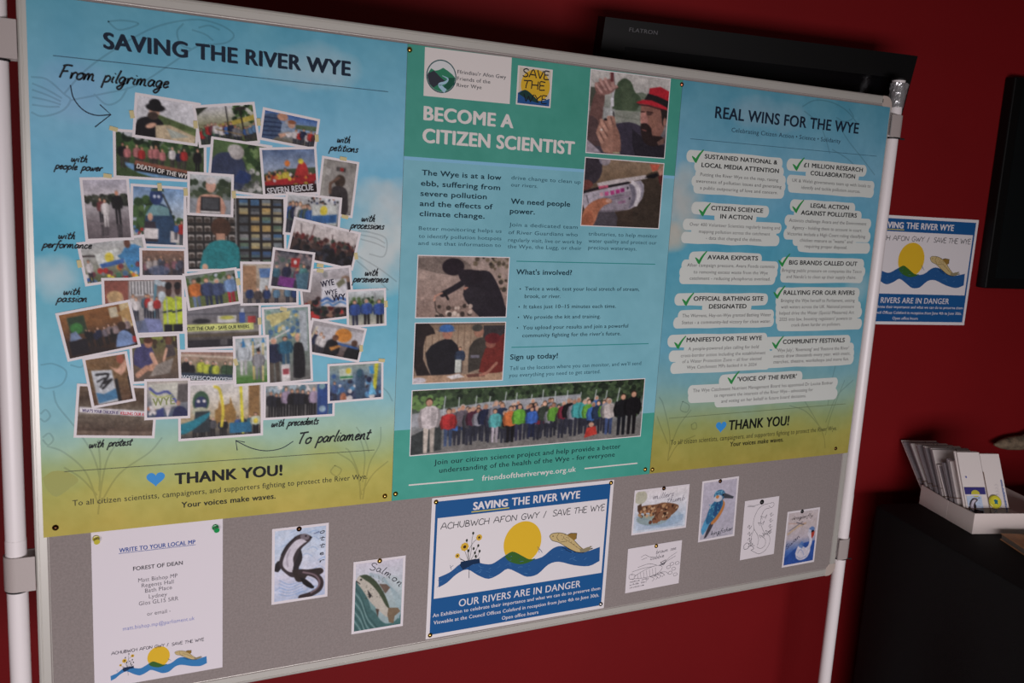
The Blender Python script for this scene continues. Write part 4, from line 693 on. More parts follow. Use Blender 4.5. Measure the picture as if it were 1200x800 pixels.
g = Geo(); g.box(bp(1.768, 0.008, 0.0008), (0.0018, 0, 0), (0, 0, -0.008), (0, -0.0004, 0)); g.build('rail_slot', M_BLACK, bd)
PY = 0.012; PRAD = 0.0158
for px_, ztop, zj, name in [(-0.0272, TOP + 0.045, TOP - 0.868, 'left'), (1.8262, TOP + 0.040, TOP - 0.98, 'right')]:
    g = Geo(); g.tube([(px_, PY, 0.03), (px_, PY, zj)], PRAD, 32); g.tube([(px_, PY, zj), (px_, PY, ztop)], PRAD * 0.965, 32)
    post = g.build('post', M_POST, bd, smooth=True)
    g = Geo(); g.tube([(px_, PY - .28, .022), (px_, PY + .16 , .022)], .019, 20); g.build('foot', M_POST, bd, smooth=True)
    g = Geo(); g.tube([(px_, PY, ztop), (px_, PY, ztop + .004)], PRAD * 1.02, 24); g.build('post_cap', M_RUBBER, bd, smooth=True, parent=post)
def clamp(px_, z0, z1, side):
    # plastic strap that hooks round the post and screws to the frame edge
    R0, R1 = PRAD + .0003, PRAD + .0030; xe = (0.0 if side < 0 else 1.8) - px_
    out = [(R1 * math.cos(t), R1 * math.sin(t)) for t in np.linspace(-math.pi / 2, -1.5 * math.pi, 14)]
    inn = [(R0 * math.cos(t), R0 * math.sin(t)) for t in np.linspace(-1.5 * math.pi, -math.pi / 2, 14)]
    P = [(abs(xe), -R1)] + out + [(abs(xe), R1)] + [(abs(xe), R0)] + inn + [(abs(xe), -R0)]
    s_ = -1 if side > 0 else 1
    g = Geo(); g.prof((px_, PY, z0), (px_, PY, z1), P, (s_, 0, 0), (0, 1, 0))
    c = g.build('clamp', M_CLAMP, bd, smooth=True)
    g = Geo(); g.tube([(px_, PY, z0 - .0036), (px_, PY, z0 - .0004)], PRAD + .0016, 28)
    if side > 0: g.tube([(px_ + .012, PY - .012, z0 - .002), (px_ + .024, PY - .016, z0 - .003)], .0022, 8)
    g.build('rubber_ring', M_RUBBER, bd, smooth=True, parent=c)
clamp(-0.0272, TOP - .952, TOP - .894, -1); clamp(-0.0272, TOP - .1195, TOP - .0635, -1)
clamp(1.8262, TOP - 1.150, TOP - 1.096, 1); clamp(1.8262, TOP - .091, TOP - .040, 1)
rnd = random.Random(4); g = Geo(); V = []; F = []; NS, NR = 26, 9
for k in range(NR):
    t = k / (NR - 1); z = TOP - .022 + .056 * t
    for j in range(NS):
        a = 2 * math.pi * j / NS; fl = max(0, math.cos(a - .25)) ** 2
        r = PRAD + .0008 + fl * .014 * t + rnd.uniform(0, .0018) * (0.4 + t)
        V.append((1.8262 + r * math.cos(a), PY + r * math.sin(a), z + rnd.uniform(-.001, .001)))
F = [(k * NS + j, k * NS + (j + 1) % NS, (k + 1) * NS + (j + 1) % NS, (k + 1) * NS + j) for k in range(NR - 1) for j in range(NS)]
g.add(V, F); g.build('crumpled_tape', M_TAPE, bd, label='crumpled clear tape round the top of the right post')

# ================================================================== POSTERS
PT = 0.0246
def new_poster(label, R, name='poster', cat='poster', group=None):
    l = R.loc(); return Thing(name, label, cat, l, group)
def wash(w_, h, stops, seed, spots=()):
    p = Pic(w_, h, seed); v = np.array([s_[0] for s_ in stops]); c = np.array([s_[1] for s_ in stops], float)
    vv = (p.Y / p.h) + .05 * vnoise(p.h, p.w, 26, seed + 9); p.a = np.stack([np.interp(vv, v, c[:, i]) for i in range(3)], -1)
    for (x, y, rx, ry, col, a) in spots:
        d = ((p.X / p.w - x) / rx) ** 2 + ((p.Y / p.h - y) / ry) ** 2 + 1.2 * vnoise(p.h, p.w, 14, seed + int(x * 99))
        p.mix(np.clip(1 - d, 0, 1) ** .8, col, a)
    p.n(12, 16, (1, .7, .5)); p.n(5, 3); return p.a
STOPS = [(0, (104, 178, 202)), (.08, (118, 188, 214)), (.2, (136, 200, 228)), (.3, (126, 198, 228)), (.42, (100, 188, 216)), (.55, (110, 190, 212)), (.68, (126, 198, 222)), (.76, (144, 200, 208)), (.82, (168, 204, 180)), (.88, (176, 190, 120)), (.92, (186, 184, 96)), (1, (190, 176, 84))]
DK = (30, 44, 62); INK = (34, 38, 44); FAINT = (108, 166, 192); FAINTY = (140, 150, 90)
O = lambda k: STEP * k

# ---------------------------------------------------------------- left poster
R1 = Rect(BOARD, 0.0132, PT, 0.5890, 0.841)
t1 = new_poster('blue and yellow poster with a photo collage, titled SAVING THE RIVER WYE', R1)
def shade(img, R, k):
    def f(P):
        h, w_ = img.shape[:2]; return img[np.clip((P[:, 1] / R.h * (h - 1)).astype(int), 0, h - 1), np.clip((P[:, 0] / R.w * (w_ - 1)).astype(int), 0, w_ - 1)] * k
    return f
WASH1 = (wash(170, 240, STOPS, 3, [(.72, .07, .16, .05, (196, 214, 222), .6), (.93, .40, .14, .12, (224, 226, 222), .85), (.05, .50, .07, .05, (226, 230, 232), .7), (.1, .16, .1, .06, (150, 196, 232), .6), (.97, .33, .1, .05, (214, 220, 220), .6)]))
ink = Ink(); ink.grid(R1, 0, 0, R1.w, R1.h, WASH1, O(0))
ink.build('sheet', t1, solid=.0002)
# faint line drawings in the background
ink = Ink(); c1 = Z(0, 0, 4)
for P in [((300, 440), (400, 330), (540, 230), (720, 130), (900, 92), (1020, 112), (1095, 160), (1060, 200), (960, 210)), ((330, 470), (480, 440), (640, 400), (800, 300), (900, 230), (960, 205)),
          ((505, 100), (580, 96), (650, 112), (560, 140), (505, 100)), ((860, 110), (830, 150), (850, 210), (900, 230)), ((930, 130), (980, 120), (1030, 140)), ((900, 140), (960, 160), (1000, 190)), ((145, 360), (220, 372), (300, 440), (330, 470), (290, 520), (200, 545), (146, 525)),
          ((150, 390), (220, 420), (290, 460)), ((150, 420), (220, 445), (285, 475)), ((150, 455), (220, 470), (285, 490)), ((150, 490), (220, 500), (280, 500)), ((440, 440), (500, 490), (560, 470), (600, 410))]:
    LINE(ink, R1, c1(*P), .0028, shade(WASH1, R1, .89), O(1), 6)
ink.build('faint_fish_drawing', t1); ink = Ink(); c5 = Z(0, 340, 4)
for P in [((460, 1050), (470, 900), (430, 760), (350, 640), (270, 540), (250, 470)), ((460, 1000), (400, 850), (300, 760), (220, 730)), ((465, 980), (500, 800), (560, 700), (620, 620)), ((470, 1000), (560, 860), (700, 760), (760, 690)), ((465, 940), (470, 820), (460, 700)), ((455, 960), (380, 880), (300, 830)), ((190, 350), (250, 345), (310, 380), (290, 440), (220, 460), (185, 450)), ((190, 580), (215, 560), (235, 590), (210, 615), (188, 600)), ((200, 690), (230, 670), (250, 700), (225, 725), (200, 700)), ((330, 350), (380, 360), (400, 330))]:
    LINE(ink, R1, c5(*P), .0028, shade(WASH1, R1, .89), O(1), 6)
ink.build('faint_plant_drawing', t1); ink = Ink(); c6 = Z(220, 340, 4)
for P in [((810, 980), (800, 860), (760, 760), (740, 740)), ((820, 980), (850, 820), (900, 720), (905, 640)), ((815, 960), (780, 820), (700, 760)), ((820, 940), (870, 860), (940, 800)), ((800, 400 - 20), (860, 420), (930, 470), (960, 520)), ((790, 640), (830, 700), (850, 760)), ((690, 820), (720, 840), (700, 870), (670, 850), (690, 820)), ((820, 900), (830, 780), (810, 700))]:
    LINE(ink, R1, c6(*P), .0028, shade(WASH1, R1, .89), O(1), 6)
ink.build('faint_plant_drawing', t1); ink = Ink(); c4 = Z(220, 180, 4)
for P in [((800, 360), (860, 370), (930, 400), (920, 480), (850, 470)), ((810, 380), (880, 395), (925, 420)), ((810, 400), (880, 420), (925, 440)), ((800, 480), (900, 540), (980, 600)), ((790, 500), (860, 560), (940, 640))]:
    LINE(ink, R1, c4(*P), .0028, shade(WASH1, R1, .89), O(1), 6)
POLY(ink, R1, [(50, 560), (62, 552), (80, 553), (92, 562), (84, 570), (66, 582), (54, 572)], (170, 174, 100), O(1), 3)
ink.build('faint_fish_drawing', t1)
ink = Ink()
T(ink, R1, 'SAVING THE RIVER WYE', 121, 57, 411, 88.5, 19.5, DK, O(3), .045)
ink.build('title_lettering', t1)
ink = Ink()
LINE(ink, R1, [(62, 65), (455, 107.5)], .0012, (60, 90, 110), O(2)); LINE(ink, R1, [(75, 552.5), (439, 527)], .0012, (80, 86, 70), O(2))
ink.build('ruled_lines', t1)
ink = Ink()
def script(*L):
    ink = Ink()
    for (txt, u0, v0, u1, v1, xh, *wd) in L: PEN(ink, R1, txt, u0, v0, u1, v1, xh, wd[0] if wd else .0017, INK, O(60), .3)
    ink.build('handwritten_caption', t1)
script(('From pilgrimage', 69, 93, 197.5, 101.5, 7.6, .0026))
for (a, b) in [(('with', 83, 189.5, 102.5, 190), ('people power', 64, 199, 119.5, 199.5)), (('with', 394.5, 167, 410, 167.5), ('petitions', 385.5, 177, 419, 178)),
               (('with', 68, 280, 88, 279.5), ('performance', 49.5, 291, 107.5, 290)), (('with', 423, 259.5, 439, 259.5), ('processions', 410, 268, 449.5, 268)),
               (('with', 427, 323, 442.5, 322.5), ('perseverance', 413, 331, 454.5, 330)), (('with', 74, 345.5, 94, 344.5), ('passion', 66, 354, 102, 353))]:
    script((*a, 4.2), (*b, 4.2))
script(('with protest', 104, 524, 154, 521.5, 4.3)); script(('with precedents', 317.5, 499, 372.5, 497.5, 4.3))
script(('To parliament', 347.5, 519.5, 432.5, 514.5, 6.5, .0024))
ink = Ink()
LINE(ink, R1, c1((330, 398), (345, 460), (390, 515), (450, 540), (520, 537)), .0018, DK, O(3), 6); LINE(ink, R1, c1((468, 490), (520, 537), (445, 595)), .0018, DK, O(3))
LINE(ink, R1, c6((495, 707), (440, 740), (370, 752), (300, 740), (225, 705)), .0016, DK, O(3), 6); LINE(ink, R1, c6((232, 750), (225, 703), (268, 712)), .0016, DK, O(3))
ink.build('drawn_arrows', t1)
def heart(ink, R, cx, cy, s_, off):
    t = np.linspace(0, 2 * math.pi, 40, endpoint=False)
    X = 16 * np.sin(t) ** 3 / 17; Y = -(13 * np.cos(t) - 5 * np.cos(2 * t) - 2 * np.cos(3 * t) - np.cos(4 * t)) / 17
    x, y = R.px([cx, cx + s_], [cy, cy]); k = x[1] - x[0]; ink.poly(R, np.stack([x[0] + X * k, y[0] + Y * k * .95], 1), (62, 152, 224), off)
ink = Ink(); heart(ink, R1, 182.5, 560.5, 11.5, O(3)); ink.build('blue_heart', t1)
ink = Ink(); T(ink, R1, 'THANK YOU!', 204.5, 566.5, 331, 557, 13.5, (20, 24, 26), O(3), .045)
T(ink, R1, 'To all citizen scientists, campaigners, and supporters fighting to protect the River Wye.', 85, 590.5, 430.5, 562.5, 6.6, (52, 54, 40), O(3), .008)
T(ink, R1, 'Your voices make waves.', 212.5, 594, 323, 584.5, 6.8, (40, 42, 34), O(3), .03)
ink.build('thanks_lettering', t1)

def photo(th, R, q, fn, res=1.0, bw=.0038, off=5, label=None, texts=None, seed=1, shadow=True, fit=True, name='printed_photo'):
    """one printed photograph: white border + painted picture, 4 corners (TL,TR,BR,BL) given on the photograph"""
    r = Rect.fit(R.s, q); ink = Ink()
    ppm = math.dist(q[0], q[1]) / r.w; pph = math.dist(q[0], q[3]) / r.h
    if bw:
        ink.rect(r, 0, 0, r.w, r.h, (236, 230, 232), O(off))
    p = Pic(max(8, (r.w - 2 * bw) * ppm * res), max(8, (r.h - 2 * bw) * pph * res), seed); fn(p); p.finish()
    ink.grid(r, bw, bw, r.w - bw, r.h - bw, p.a, O(off + .5))
    for (tx, x0, x1, y, cap, col, an) in (texts or []):
        type_at(ink, r, tx, x0 * r.w, x1 * r.w, y * r.h, cap * r.h, col, O(off + 1), .03, 0, an)
    ink.build(name, th, label=label); return r
COL = {  # corners of each collage picture on the photograph
 1: ((158,108),(236,121),(231,171),(155,161)), 2: ((226,123),(299,119.5),(304,165),(233,176)), 3: ((308,122),(376,143),(369.5,172),(303,168)),
 4: ((131,149),(241,160),(243,217),(134,206)), 5: ((247,159),(319,171),(314,232),(243,222)), 6: ((303,174),(372,170.5),(373,228),(309,230)),
 7: ((376,182),(422,190),(412,256),(371,249)), 8: ((219.5,200.5),(274.5,204.5),(273,254),(219,252.5)), 9: ((93,208),(151,207),(157,281),(100,283)),
 10: ((152,215),(219,219),(217,291),(153,287)), 11: ((89.5,284),(169,274.5),(178,324),(100,336)), 12: ((163,291),(219,290),(219,326),(164,324.5)),
 13: ((216,227),(334,231),(337,316),(217,319)), 15: ((334,225),(402,231),(396,281),(332,274)), 16: ((344,254),(424,272),(412.5,317),(335,300)),
 17: ((214,321),(277.5,312.5),(282.5,354.5),(220,365)), 18: ((280,304),(349,309),(351,358),(283,357)), 19: ((320,289),(369,296),(364,342.5),(314,337)),
 20: ((350,318),(411,309),(416,372),(354,379)), 21: ((405.5,339.5),(452,337),(453,381),(406,384.5)), 22: ((365,371),(429,385.5),(421,426),(357,412)),
 23: ((306,360),(363,356),(367,446.5),(311,451)), 24: ((216,348),(304,345.5),(308,408),(216,409)), 25: ((272,394),(315,392),(316,450),(274.5,452.5)),
 26: ((209,409),(276,410),(276,449),(208,447.5)), 27: ((119,326),(216,324),(217,390),(121,395)), 28: ((64.5,367),(152.5,350.5),(165,405.5),(79.5,424)),
 29: ((150,394),(215,389),(207.5,443),(155,453)), 30: ((99,421),(147,409),(161,470),(105,478)), 31: ((169,444),(223,442.5),(223,489.5),(169,492)),
 32: ((90.5,448),(184,453),(182.5,514),(86,511.5)), 33: ((209,449),(307.5,445),(309,509.5),(208,517)), 34: ((308,449),(392,447),(392.5,489),(309,490)),
 35: ((383,426),(449,422.5),(449,467.5),(384,472))}
FN = {1: ph_hat, 2: ph_maypole, 3: ph_petition, 4: ph_death, 5: ph_stream, 6: ph_rescue, 7: ph_screenman, 8: ph_tablet, 9: ph_paddlers, 10: ph_bluepuppet,
      11: ph_costume, 12: ph_street, 13: ph_boy, 15: ph_banner1, 16: ph_bigcrowd, 17: ph_four, 18: ph_process, 19: ph_drums, 20: ph_wye, 21: ph_three, 22: ph_sunband,
      23: ph_priest, 24: ph_bridge, 25: ph_bluehats, 26: ph_hivis, 27: ph_police, 28: ph_meeting, 29: ph_crouch, 30: ph_otterbanner, 31: ph_wyebanner, 32: ph_protest,
      33: ph_parliament, 34: ph_suits, 35: ph_greensun}
LB = {1: 'person in a black hat holding a map', 2: 'crowd on grass round a pole', 3: 'person in a striped shirt with a petition', 4: 'group behind a coffin banner', 5: 'grey-haired person by a stream',
      6: 'red rescue raft crew', 7: 'person facing a grey screen', 8: 'woman holding a framed tablet', 9: 'people wading in the river', 10: 'tall blue puppet above a crowd', 11: 'sun banner and blue costume',
      12: 'people in a street', 13: 'child in a teal shirt before a wall of pictures', 15: 'procession with a sun banner', 16: 'dense dark crowd', 17: 'four people standing on grass', 18: 'street procession with blue flags',
      19: 'drummers with a red flag', 20: 'banner asking WYE WYE WYE?', 21: 'three people in blue shirts', 22: 'musicians before an orange sun', 23: 'person in a black robe before a mosaic', 24: 'yellow banner on a bridge',
      25: 'figures in blue pointed hats', 26: 'people in high visibility vests with a banner', 27: 'two people in yellow vests in a street', 28: 'meeting in a wooden hall', 29: 'person crouching in a purple shirt', 30: 'cloth banner with an animal drawing',
      31: 'cloth banner reading WYE', 32: 'protest banner by a river', 33: 'puppet procession by parliament', 34: 'row of people in dark clothes', 35: 'blue procession under a green sun flag'}
TX = {4: [('DEATH OF THE WYE', .24, .82, .77, .10, (226, 222, 216), .16)], 6: [('SEVERN RESCUE', .08, .9, .96, .14, (206, 206, 210), -.06)],
      20: [('WYE', .4, .66, .36, .12, (40, 36, 60), -.1), ('WYE', .46, .7, .52, .10, (40, 36, 60), -.04), ('WYE?', .58, .98, .64, .13, (40, 36, 60), 0)],
      24: [('CUT THE CRAP - SAVE OUR RIVERS', .03, .84, .63, .07, (40, 50, 30), -.01)], 26: [('WYEFESCOMWYE!!!', .06, .94, .88, .13, (206, 214, 222), .06)],
      31: [('WYE', .18, .66, .66, .2, (150, 160, 110), -.06)], 32: [('WHAT\'S YOUR CHICKEN IS', .08, .52, .52, .06, (60, 40, 110), .05), ('KILLING OUR RIVER', .55, .93, .555, .06, (206, 40, 60), .05)]}
ORDER = [4, 1, 2, 3, 5, 6, 7, 13, 10, 8, 11, 9, 12, 27, 26, 24, 15, 17, 16, 18, 20, 19, 21, 22, 34, 32, 30, 29, 28, 33, 31, 23, 25, 35]
for i, k in enumerate(ORDER):
    photo(t1, R1, COL[k], FN[k], .92, .0042, 5 + i * 1.4, 'printed photo of ' + LB[k], TX.get(k), seed=k * 7)
ink = Ink()
for (x, y, a) in [(154.5, 134, 1.4), (133, 151, .2), (229, 146, 1.5), (303, 143, 1.5), (371, 162, 1.5), (126, 206, .1), (187, 219, 1.5), (217.5, 225, 1.5), (402, 186, .1), (93, 309, 1.4), (274, 228, 1.5), (404, 254, .2), (417, 300, 1.4), (279, 330, 1.4), (304, 376, 1.5), (332, 362, .2), (375, 311, .1), (452, 356, 1.5), (423, 408, 1.5), (447, 422, .1), (375, 317, .1), (276, 424, 1.3)]:
    xx, yy = R1.px(x, y); r = Rect(BOARD, R1.ab(xx, yy)[0] - .003, R1.ab(xx, yy)[1] - .005, .006, .010, 0); L_, W2 = .006, .0032
    c_, s_ = math.cos(a), math.sin(a); P = [(float(xx) + u * c_ - v * s_, float(yy) + u * s_ + v * c_) for u, v in [(-L_, -W2), (L_, -W2), (L_, W2), (-L_, W2)]]
    ink.poly(R1, P, (214, 202, 150), O(58))
ink.build('printed_tape_strips', t1)

# ---------------------------------------------------------------- middle poster
R2 = Rect(BOARD, 0.6028, PT, 0.5934, 0.841)
t2 = new_poster('green and pale blue BECOME A CITIZEN SCIENTIST poster in the middle of the board', R2)
TEAL, BODY, W8 = (78, 164, 146), (132, 194, 208), (232, 226, 222)
p = Pic(120, 170, 5); hb = (R2.px(560, 190)[1] + R2.px(683, 197.3)[1]) / 2; hb = float(R2.px(630, 194.3)[1]); gb = float((R2.px(461.6, 503.7)[1] + R2.px(767.6, 483.9)[1]) / 2)
p.bg(BODY); m1 = (p.Y / p.h * R2.h < hb); p.a[m1] = TEAL; m2 = (p.Y / p.h * R2.h > gb); p.a[m2] = (76, 170, 152)
def band(y0, y1, c, nz):
    q = Pic(120, max(4, int((y1 - y0) / R2.h * 170)), nz); q.bg(c); q.n(7, 14); q.n(4, 3); return q.a
ink = Ink(); ink.grid(R2, 0, 0, R2.w, hb, band(0, hb, TEAL, 2), O(0)); ink.grid(R2, 0, hb, R2.w, gb, band(hb, gb, BODY, 3), O(0)); ink.grid(R2, 0, gb, R2.w, R2.h, band(gb, R2.h, (76, 170, 152), 4), O(0))
ink.rect(R2, 0, hb, R2.w, hb + .006, (140, 200, 232), O(.6))
ink.build('sheet', t2, solid=.0002)
cA, cB, cC, cD = Z(470, 40, 3.636), Z(470, 180, 3.636), Z(450, 290, 3.636), Z(450, 400, 3.636)
ink = Ink(); r = Rect.fit(BOARD, [(498.3, 55.7), (599.8, 66.7), (597.3, 122), (496, 112)]); ink.rect(r, 0, 0, r.w, r.h, W8, O(2)); cx, cy = r.px(517.3, 89.5); cx, cy = float(cx), float(cy); rr = .0290
ink.ell(r, cx, cy, rr, rr, (44, 92, 96), O(3), 48); ink.ell(r, cx, cy, rr * .93, rr * .93, (222, 226, 226), O(4), 48)
def arc(x0, x1, f, n=14): return [(cx + rr * x, cy + rr * f(x)) for x in np.linspace(x0, x1, n)]
lowc = [(cx + rr * .92 * math.cos(t), cy + rr * .92 * math.sin(t)) for t in np.linspace(.05, math.pi - .0, 26)]
ink.poly(r, [(cx + rr * .9, cy - .02 * rr)] + lowc + [(cx - .9 * rr, cy - .1 * rr), (cx - .7 * rr, cy - .42 * rr), (cx - .45 * rr, cy - .3 * rr), (cx - .2 * rr, cy - .36 * rr), (cx + .1 * rr, cy - .52 * rr), (cx + .4 * rr, cy - .38 * rr), (cx + .7 * rr, cy - .2 * rr)], (56, 138, 104), O(5))
ink.poly(r, [(cx - .9 * rr, cy - .1 * rr), (cx - .5 * rr, cy - .3 * rr), (cx - .1 * rr, cy + .02 * rr), (cx + .25 * rr, cy + .25 * rr), (cx - .2 * rr, cy + .5 * rr), (cx - .5 * rr, cy + .72 * rr), (cx - .78 * rr, cy + .5 * rr), (cx - .92 * rr, cy + .1 * rr)], (58, 62, 72), O(6))
ink.poly(r, [(cx + .9 * rr, cy), (cx + .86 * rr, cy + .4 * rr), (cx + .5 * rr, cy + .78 * rr), (cx + .1 * rr, cy + .66 * rr), (cx + .45 * rr, cy + .3 * rr), (cx + .35 * rr, cy + .05 * rr)], (36, 92, 74), O(6))
ink.line(r, [(cx + .05 * rr, cy - .05 * rr), (cx + .42 * rr, cy + .1 * rr), (cx + .3 * rr, cy + .32 * rr), (cx - .1 * rr, cy + .5 * rr), (cx + .1 * rr, cy + .72 * rr), (cx + .3 * rr, cy + .86 * rr)], [.001, .003, .005, .007, .008], (170, 208, 226), O(7), 8)
T(ink, r, "Ffrindiau'r Afon Gwy", 536, 86.2, 593, 92.3, 4.6, (40, 50, 60), O(3), .01); T(ink, r, 'Friends of the', 535.5, 94.2, 574.5, 97.8, 4.6, (40, 50, 60), O(3), .01); T(ink, r, 'River Wye', 535.2, 101.6, 564.3, 104.4, 4.6, (40, 50, 60), O(3), .01)
ink.build('logo_panel', t2, label='white logo panel with round river emblem')
ink = Ink(); r = Rect.fit(BOARD, [(606.7, 76.3), (647.7, 81.8), (645, 127.2), (604.8, 121.7)]); ink.rect(r, 0, 0, r.w, r.h, W8, O(2)); w_, h_ = r.w, r.h
ink.rect(r, .05 * w_, .04 * h_, .95 * w_, .96 * h_, (214, 206, 186), O(3)); ink.ell(r, .53 * w_, .47 * h_, .42 * w_, .42 * h_, (226, 184, 52), O(4), 36)
ink.poly(r, catmull([(.04 * w_, .7 * h_), (.2 * w_, .62 * h_), (.4 * w_, .72 * h_), (.6 * w_, .84 * h_), (.8 * w_, .82 * h_), (.96 * w_, .76 * h_)], 5).tolist() + [(.96 * w_, .96 * h_), (.04 * w_, .96 * h_)], (44, 90, 150), O(5))
ink.poly(r, catmull([(.06 * w_, .72 * h_), (.25 * w_, .6 * h_), (.5 * w_, .74 * h_), (.66 * w_, .9 * h_), (.3 * w_, .84 * h_)], 4), (34, 66, 62), O(6))
for tx, x0, x1, y in [('SAVE', .14, .92, .27), ('THE', .18, .82, .56)]: pen_at(ink, r, tx, x0 * w_, x1 * w_, y * h_, .105 * h_, .0022, (30, 34, 44), O(7), .02)
pen_at(ink, r, 'WYE', .2 * w_, .9 * w_, .9 * h_, .10 * h_, .0020, (30, 34, 44), O(7), .02)
ink.build('logo_panel', t2, label='small SAVE THE WYE picture logo with yellow sun')
ink = Ink(); T(ink, R2, 'BECOME A', 496, 140.4, 601.5, 149.5, 17, W8, O(3), .045); T(ink, R2, 'CITIZEN SCIENTIST', 494.8, 167, 673, 180.3, 17, W8, O(3), .045); ink.build('title_lettering', t2)
ink = Ink(); D1, D2 = (26, 60, 74), (48, 92, 108)
for tx, a, b in [('The Wye is at a low', (88, 93), (427, 110)), ('ebb, suffering from', (84, 138), (422, 153)), ('severe pollution', (82, 180), (365, 193)), ('and the effects of', (79, 223), (390, 236)), ('climate change.', (78, 265), (356, 277)), ('We need people', (467, 213), (720, 226)), ('power.', (463, 253), (570, 260)), ]:
    (a, b) = cB(a, b); T(ink, R2, tx, *a, *b, 6.6, D1, O(3), .032)
ink.build('heading_lettering', t2); ink = Ink()
for tx, a, b in [("What's involved?", (563, 113), (800, 118)), ('Sign up today!', (537, 475), (740, 472))]:
    (a, b) = cC(a, b); T(ink, R2, tx, *a, *b, 6.4, D1, O(3), .03)
ink.build('heading_lettering', t2)
ink = Ink()
for tx, a, b in [('Better monitoring helps us', (75, 325), (428, 337)), ('to identify pollution hotspots', (75, 357), (427, 370)), ('and use that information to', (73, 388), (425, 398)), ('drive change to clean up', (470, 110), (765, 128)), ('our rivers.', (468, 140), (582, 146)),
                 ('Join a dedicated team', (460, 310), (752, 320)), ('of River Guardians who', (457, 343), (752, 352)), ('regularly visit, live or work by', (456, 375), (770, 384)), ('the Wye, the Lugg, or their', (454, 403), (768, 410)),
                 ('tributaries, to help monitor', (798, 350), (1092, 357)), ('water quality and protect our', (798, 380), (1088, 386)), ('precious waterways.', (797, 408), (1003, 412))]:
    (a, b) = cB(a, b); T(ink, R2, tx, *a, *b, 4.6, D2, O(3), .006)
ink.build('body_lettering', t2); ink = Ink()
for tx, a, b in [('Tell us the location where you can monitor, and we\'ll send', (535, 520), (1095, 502)), ('you everything you need to get started.', (532, 550), (922, 537))]:
    (a, b) = cC(a, b); T(ink, R2, tx, *a, *b, 4.7, D2, O(3), .006)
ink.build('body_lettering', t2)
ink = Ink()
for tx, a, b, dot in [('Twice a week, test your local stretch of stream,', (527, 582), (1015, 585), (508, 576)), ('brook, or river.', (526, 615), (680, 615), None), ('It takes just 10–15 minutes each time.', (522, 658), (915, 658), (503, 652)), ('We provide the kit and training.', (520, 702), (850, 702), (500, 697)),
                 ('You upload your results and join a powerful', (518, 747), (967, 742), (496, 742)), ('community fighting for the river\'s future.', (516, 780), (936, 775), None)]:
    (a, b) = cB(a, b); T(ink, R2, tx, *a, *b, 4.7, D1, O(3), .014)
    if dot: (d,) = cB(dot); x, y = R2.px(*d); ink.ell(R2, float(x), float(y), .0015, .0015, D1, O(3), 10)
ink.build('bullet_list', t2)
ink = Ink()
LINE(ink, R2, [(605.3, 306), (767.8, 309.5)], .0018, (52, 150, 150), O(3)); LINE(ink, R2, [(599.3, 406.9), (760, 402.5)], .0018, (52, 150, 150), O(3))
LINE(ink, R2, [(478.9, 568.3), (554.5, 561.7)], .0028, W8, O(3)); LINE(ink, R2, [(685, 548.8), (747, 542.5)], .0028, W8, O(3)); ink.build('ruled_lines', t2)
ink = Ink(); T(ink, R2, 'Join our citizen science project and help provide a better', 508.6, 543.8, 727, 525.7, 6, (20, 52, 58), O(3), .014); T(ink, R2, 'understanding of the health of the Wye - for everyone', 514.6, 553.2, 720.3, 535.3, 6, (20, 52, 58), O(3), .014)
T(ink, R2, 'friendsoftheriverwye.org.uk', 564.7, 562.3, 674.7, 553.2, 6.6, W8, O(3), .02); ink.build('footer_lettering', t2)
for q, fn, lb, sd in [(((692.2, 80.4), (786.3, 92.3), (778.8, 185.8), (686, 179.4)), ph_redhat, 'printed photo of bearded person in a red hat lifting a tube', 3), (((685.3, 183.5), (778.8, 191.3), (772, 268.5), (680.4, 264.4)), ph_vial, 'printed photo of a hand holding a test vial', 5),
                      (((489.3, 298.5), (597.4, 301), (593.6, 372.2), (486.3, 372.5)), ph_crouchriver, 'printed photo of person crouching at the water', 6), (((485.8, 377.5), (593, 377.2), (589.4, 446), (483.3, 450)), ph_table, 'printed photo of people round a table', 8),
                      (((482.5, 456.4), (755.8, 443.5), (751, 512.2), (479.7, 533.4)), ph_group, 'wide printed photo of a large group holding tubes up', 9)]:
    photo(t2, R2, q, fn, 1.15, .0018, 3, lb, None, sd)

# ---------------------------------------------------------------- right poster
R3 = Rect(BOARD, 1.1968, PT, 0.5976, 0.841)
t3 = new_poster('blue and yellow REAL WINS FOR THE WYE poster with white text clouds', R3)
WASH3 = (.9 * wash(150, 220, STOPS, 11, [(.4, .06, .2, .05, (176, 206, 222), .6), (.05, .30, .1, .1, (226, 222, 212), .85), (.02, .38, .08, .04, (226, 214, 196), .8), (.95, .5, .08, .05, (206, 226, 232), .5)]))
ink = Ink(); ink.grid(R3, 0, 0, R3.w, R3.h, WASH3, O(0)); ink.build('sheet', t3, solid=.0002)
cE, cF, cG = Z(760, 80, 4), Z(760, 230, 4), Z(750, 370, 4)
ink = Ink()
for P in [((720, 180), (780, 150), (860, 160), (930, 200), (980, 260)), ((730, 200), (800, 260), (830, 330), (850, 400)), ((880, 240), (930, 330), (1000, 420), (1060, 500)), ((860, 380), (940, 430), (1000, 500)), ((940, 190), (960, 230), (920, 250), (880, 230))]: LINE(ink, R3, cE(*P), .0028, shade(WASH3, R3, .88), O(1), 6)
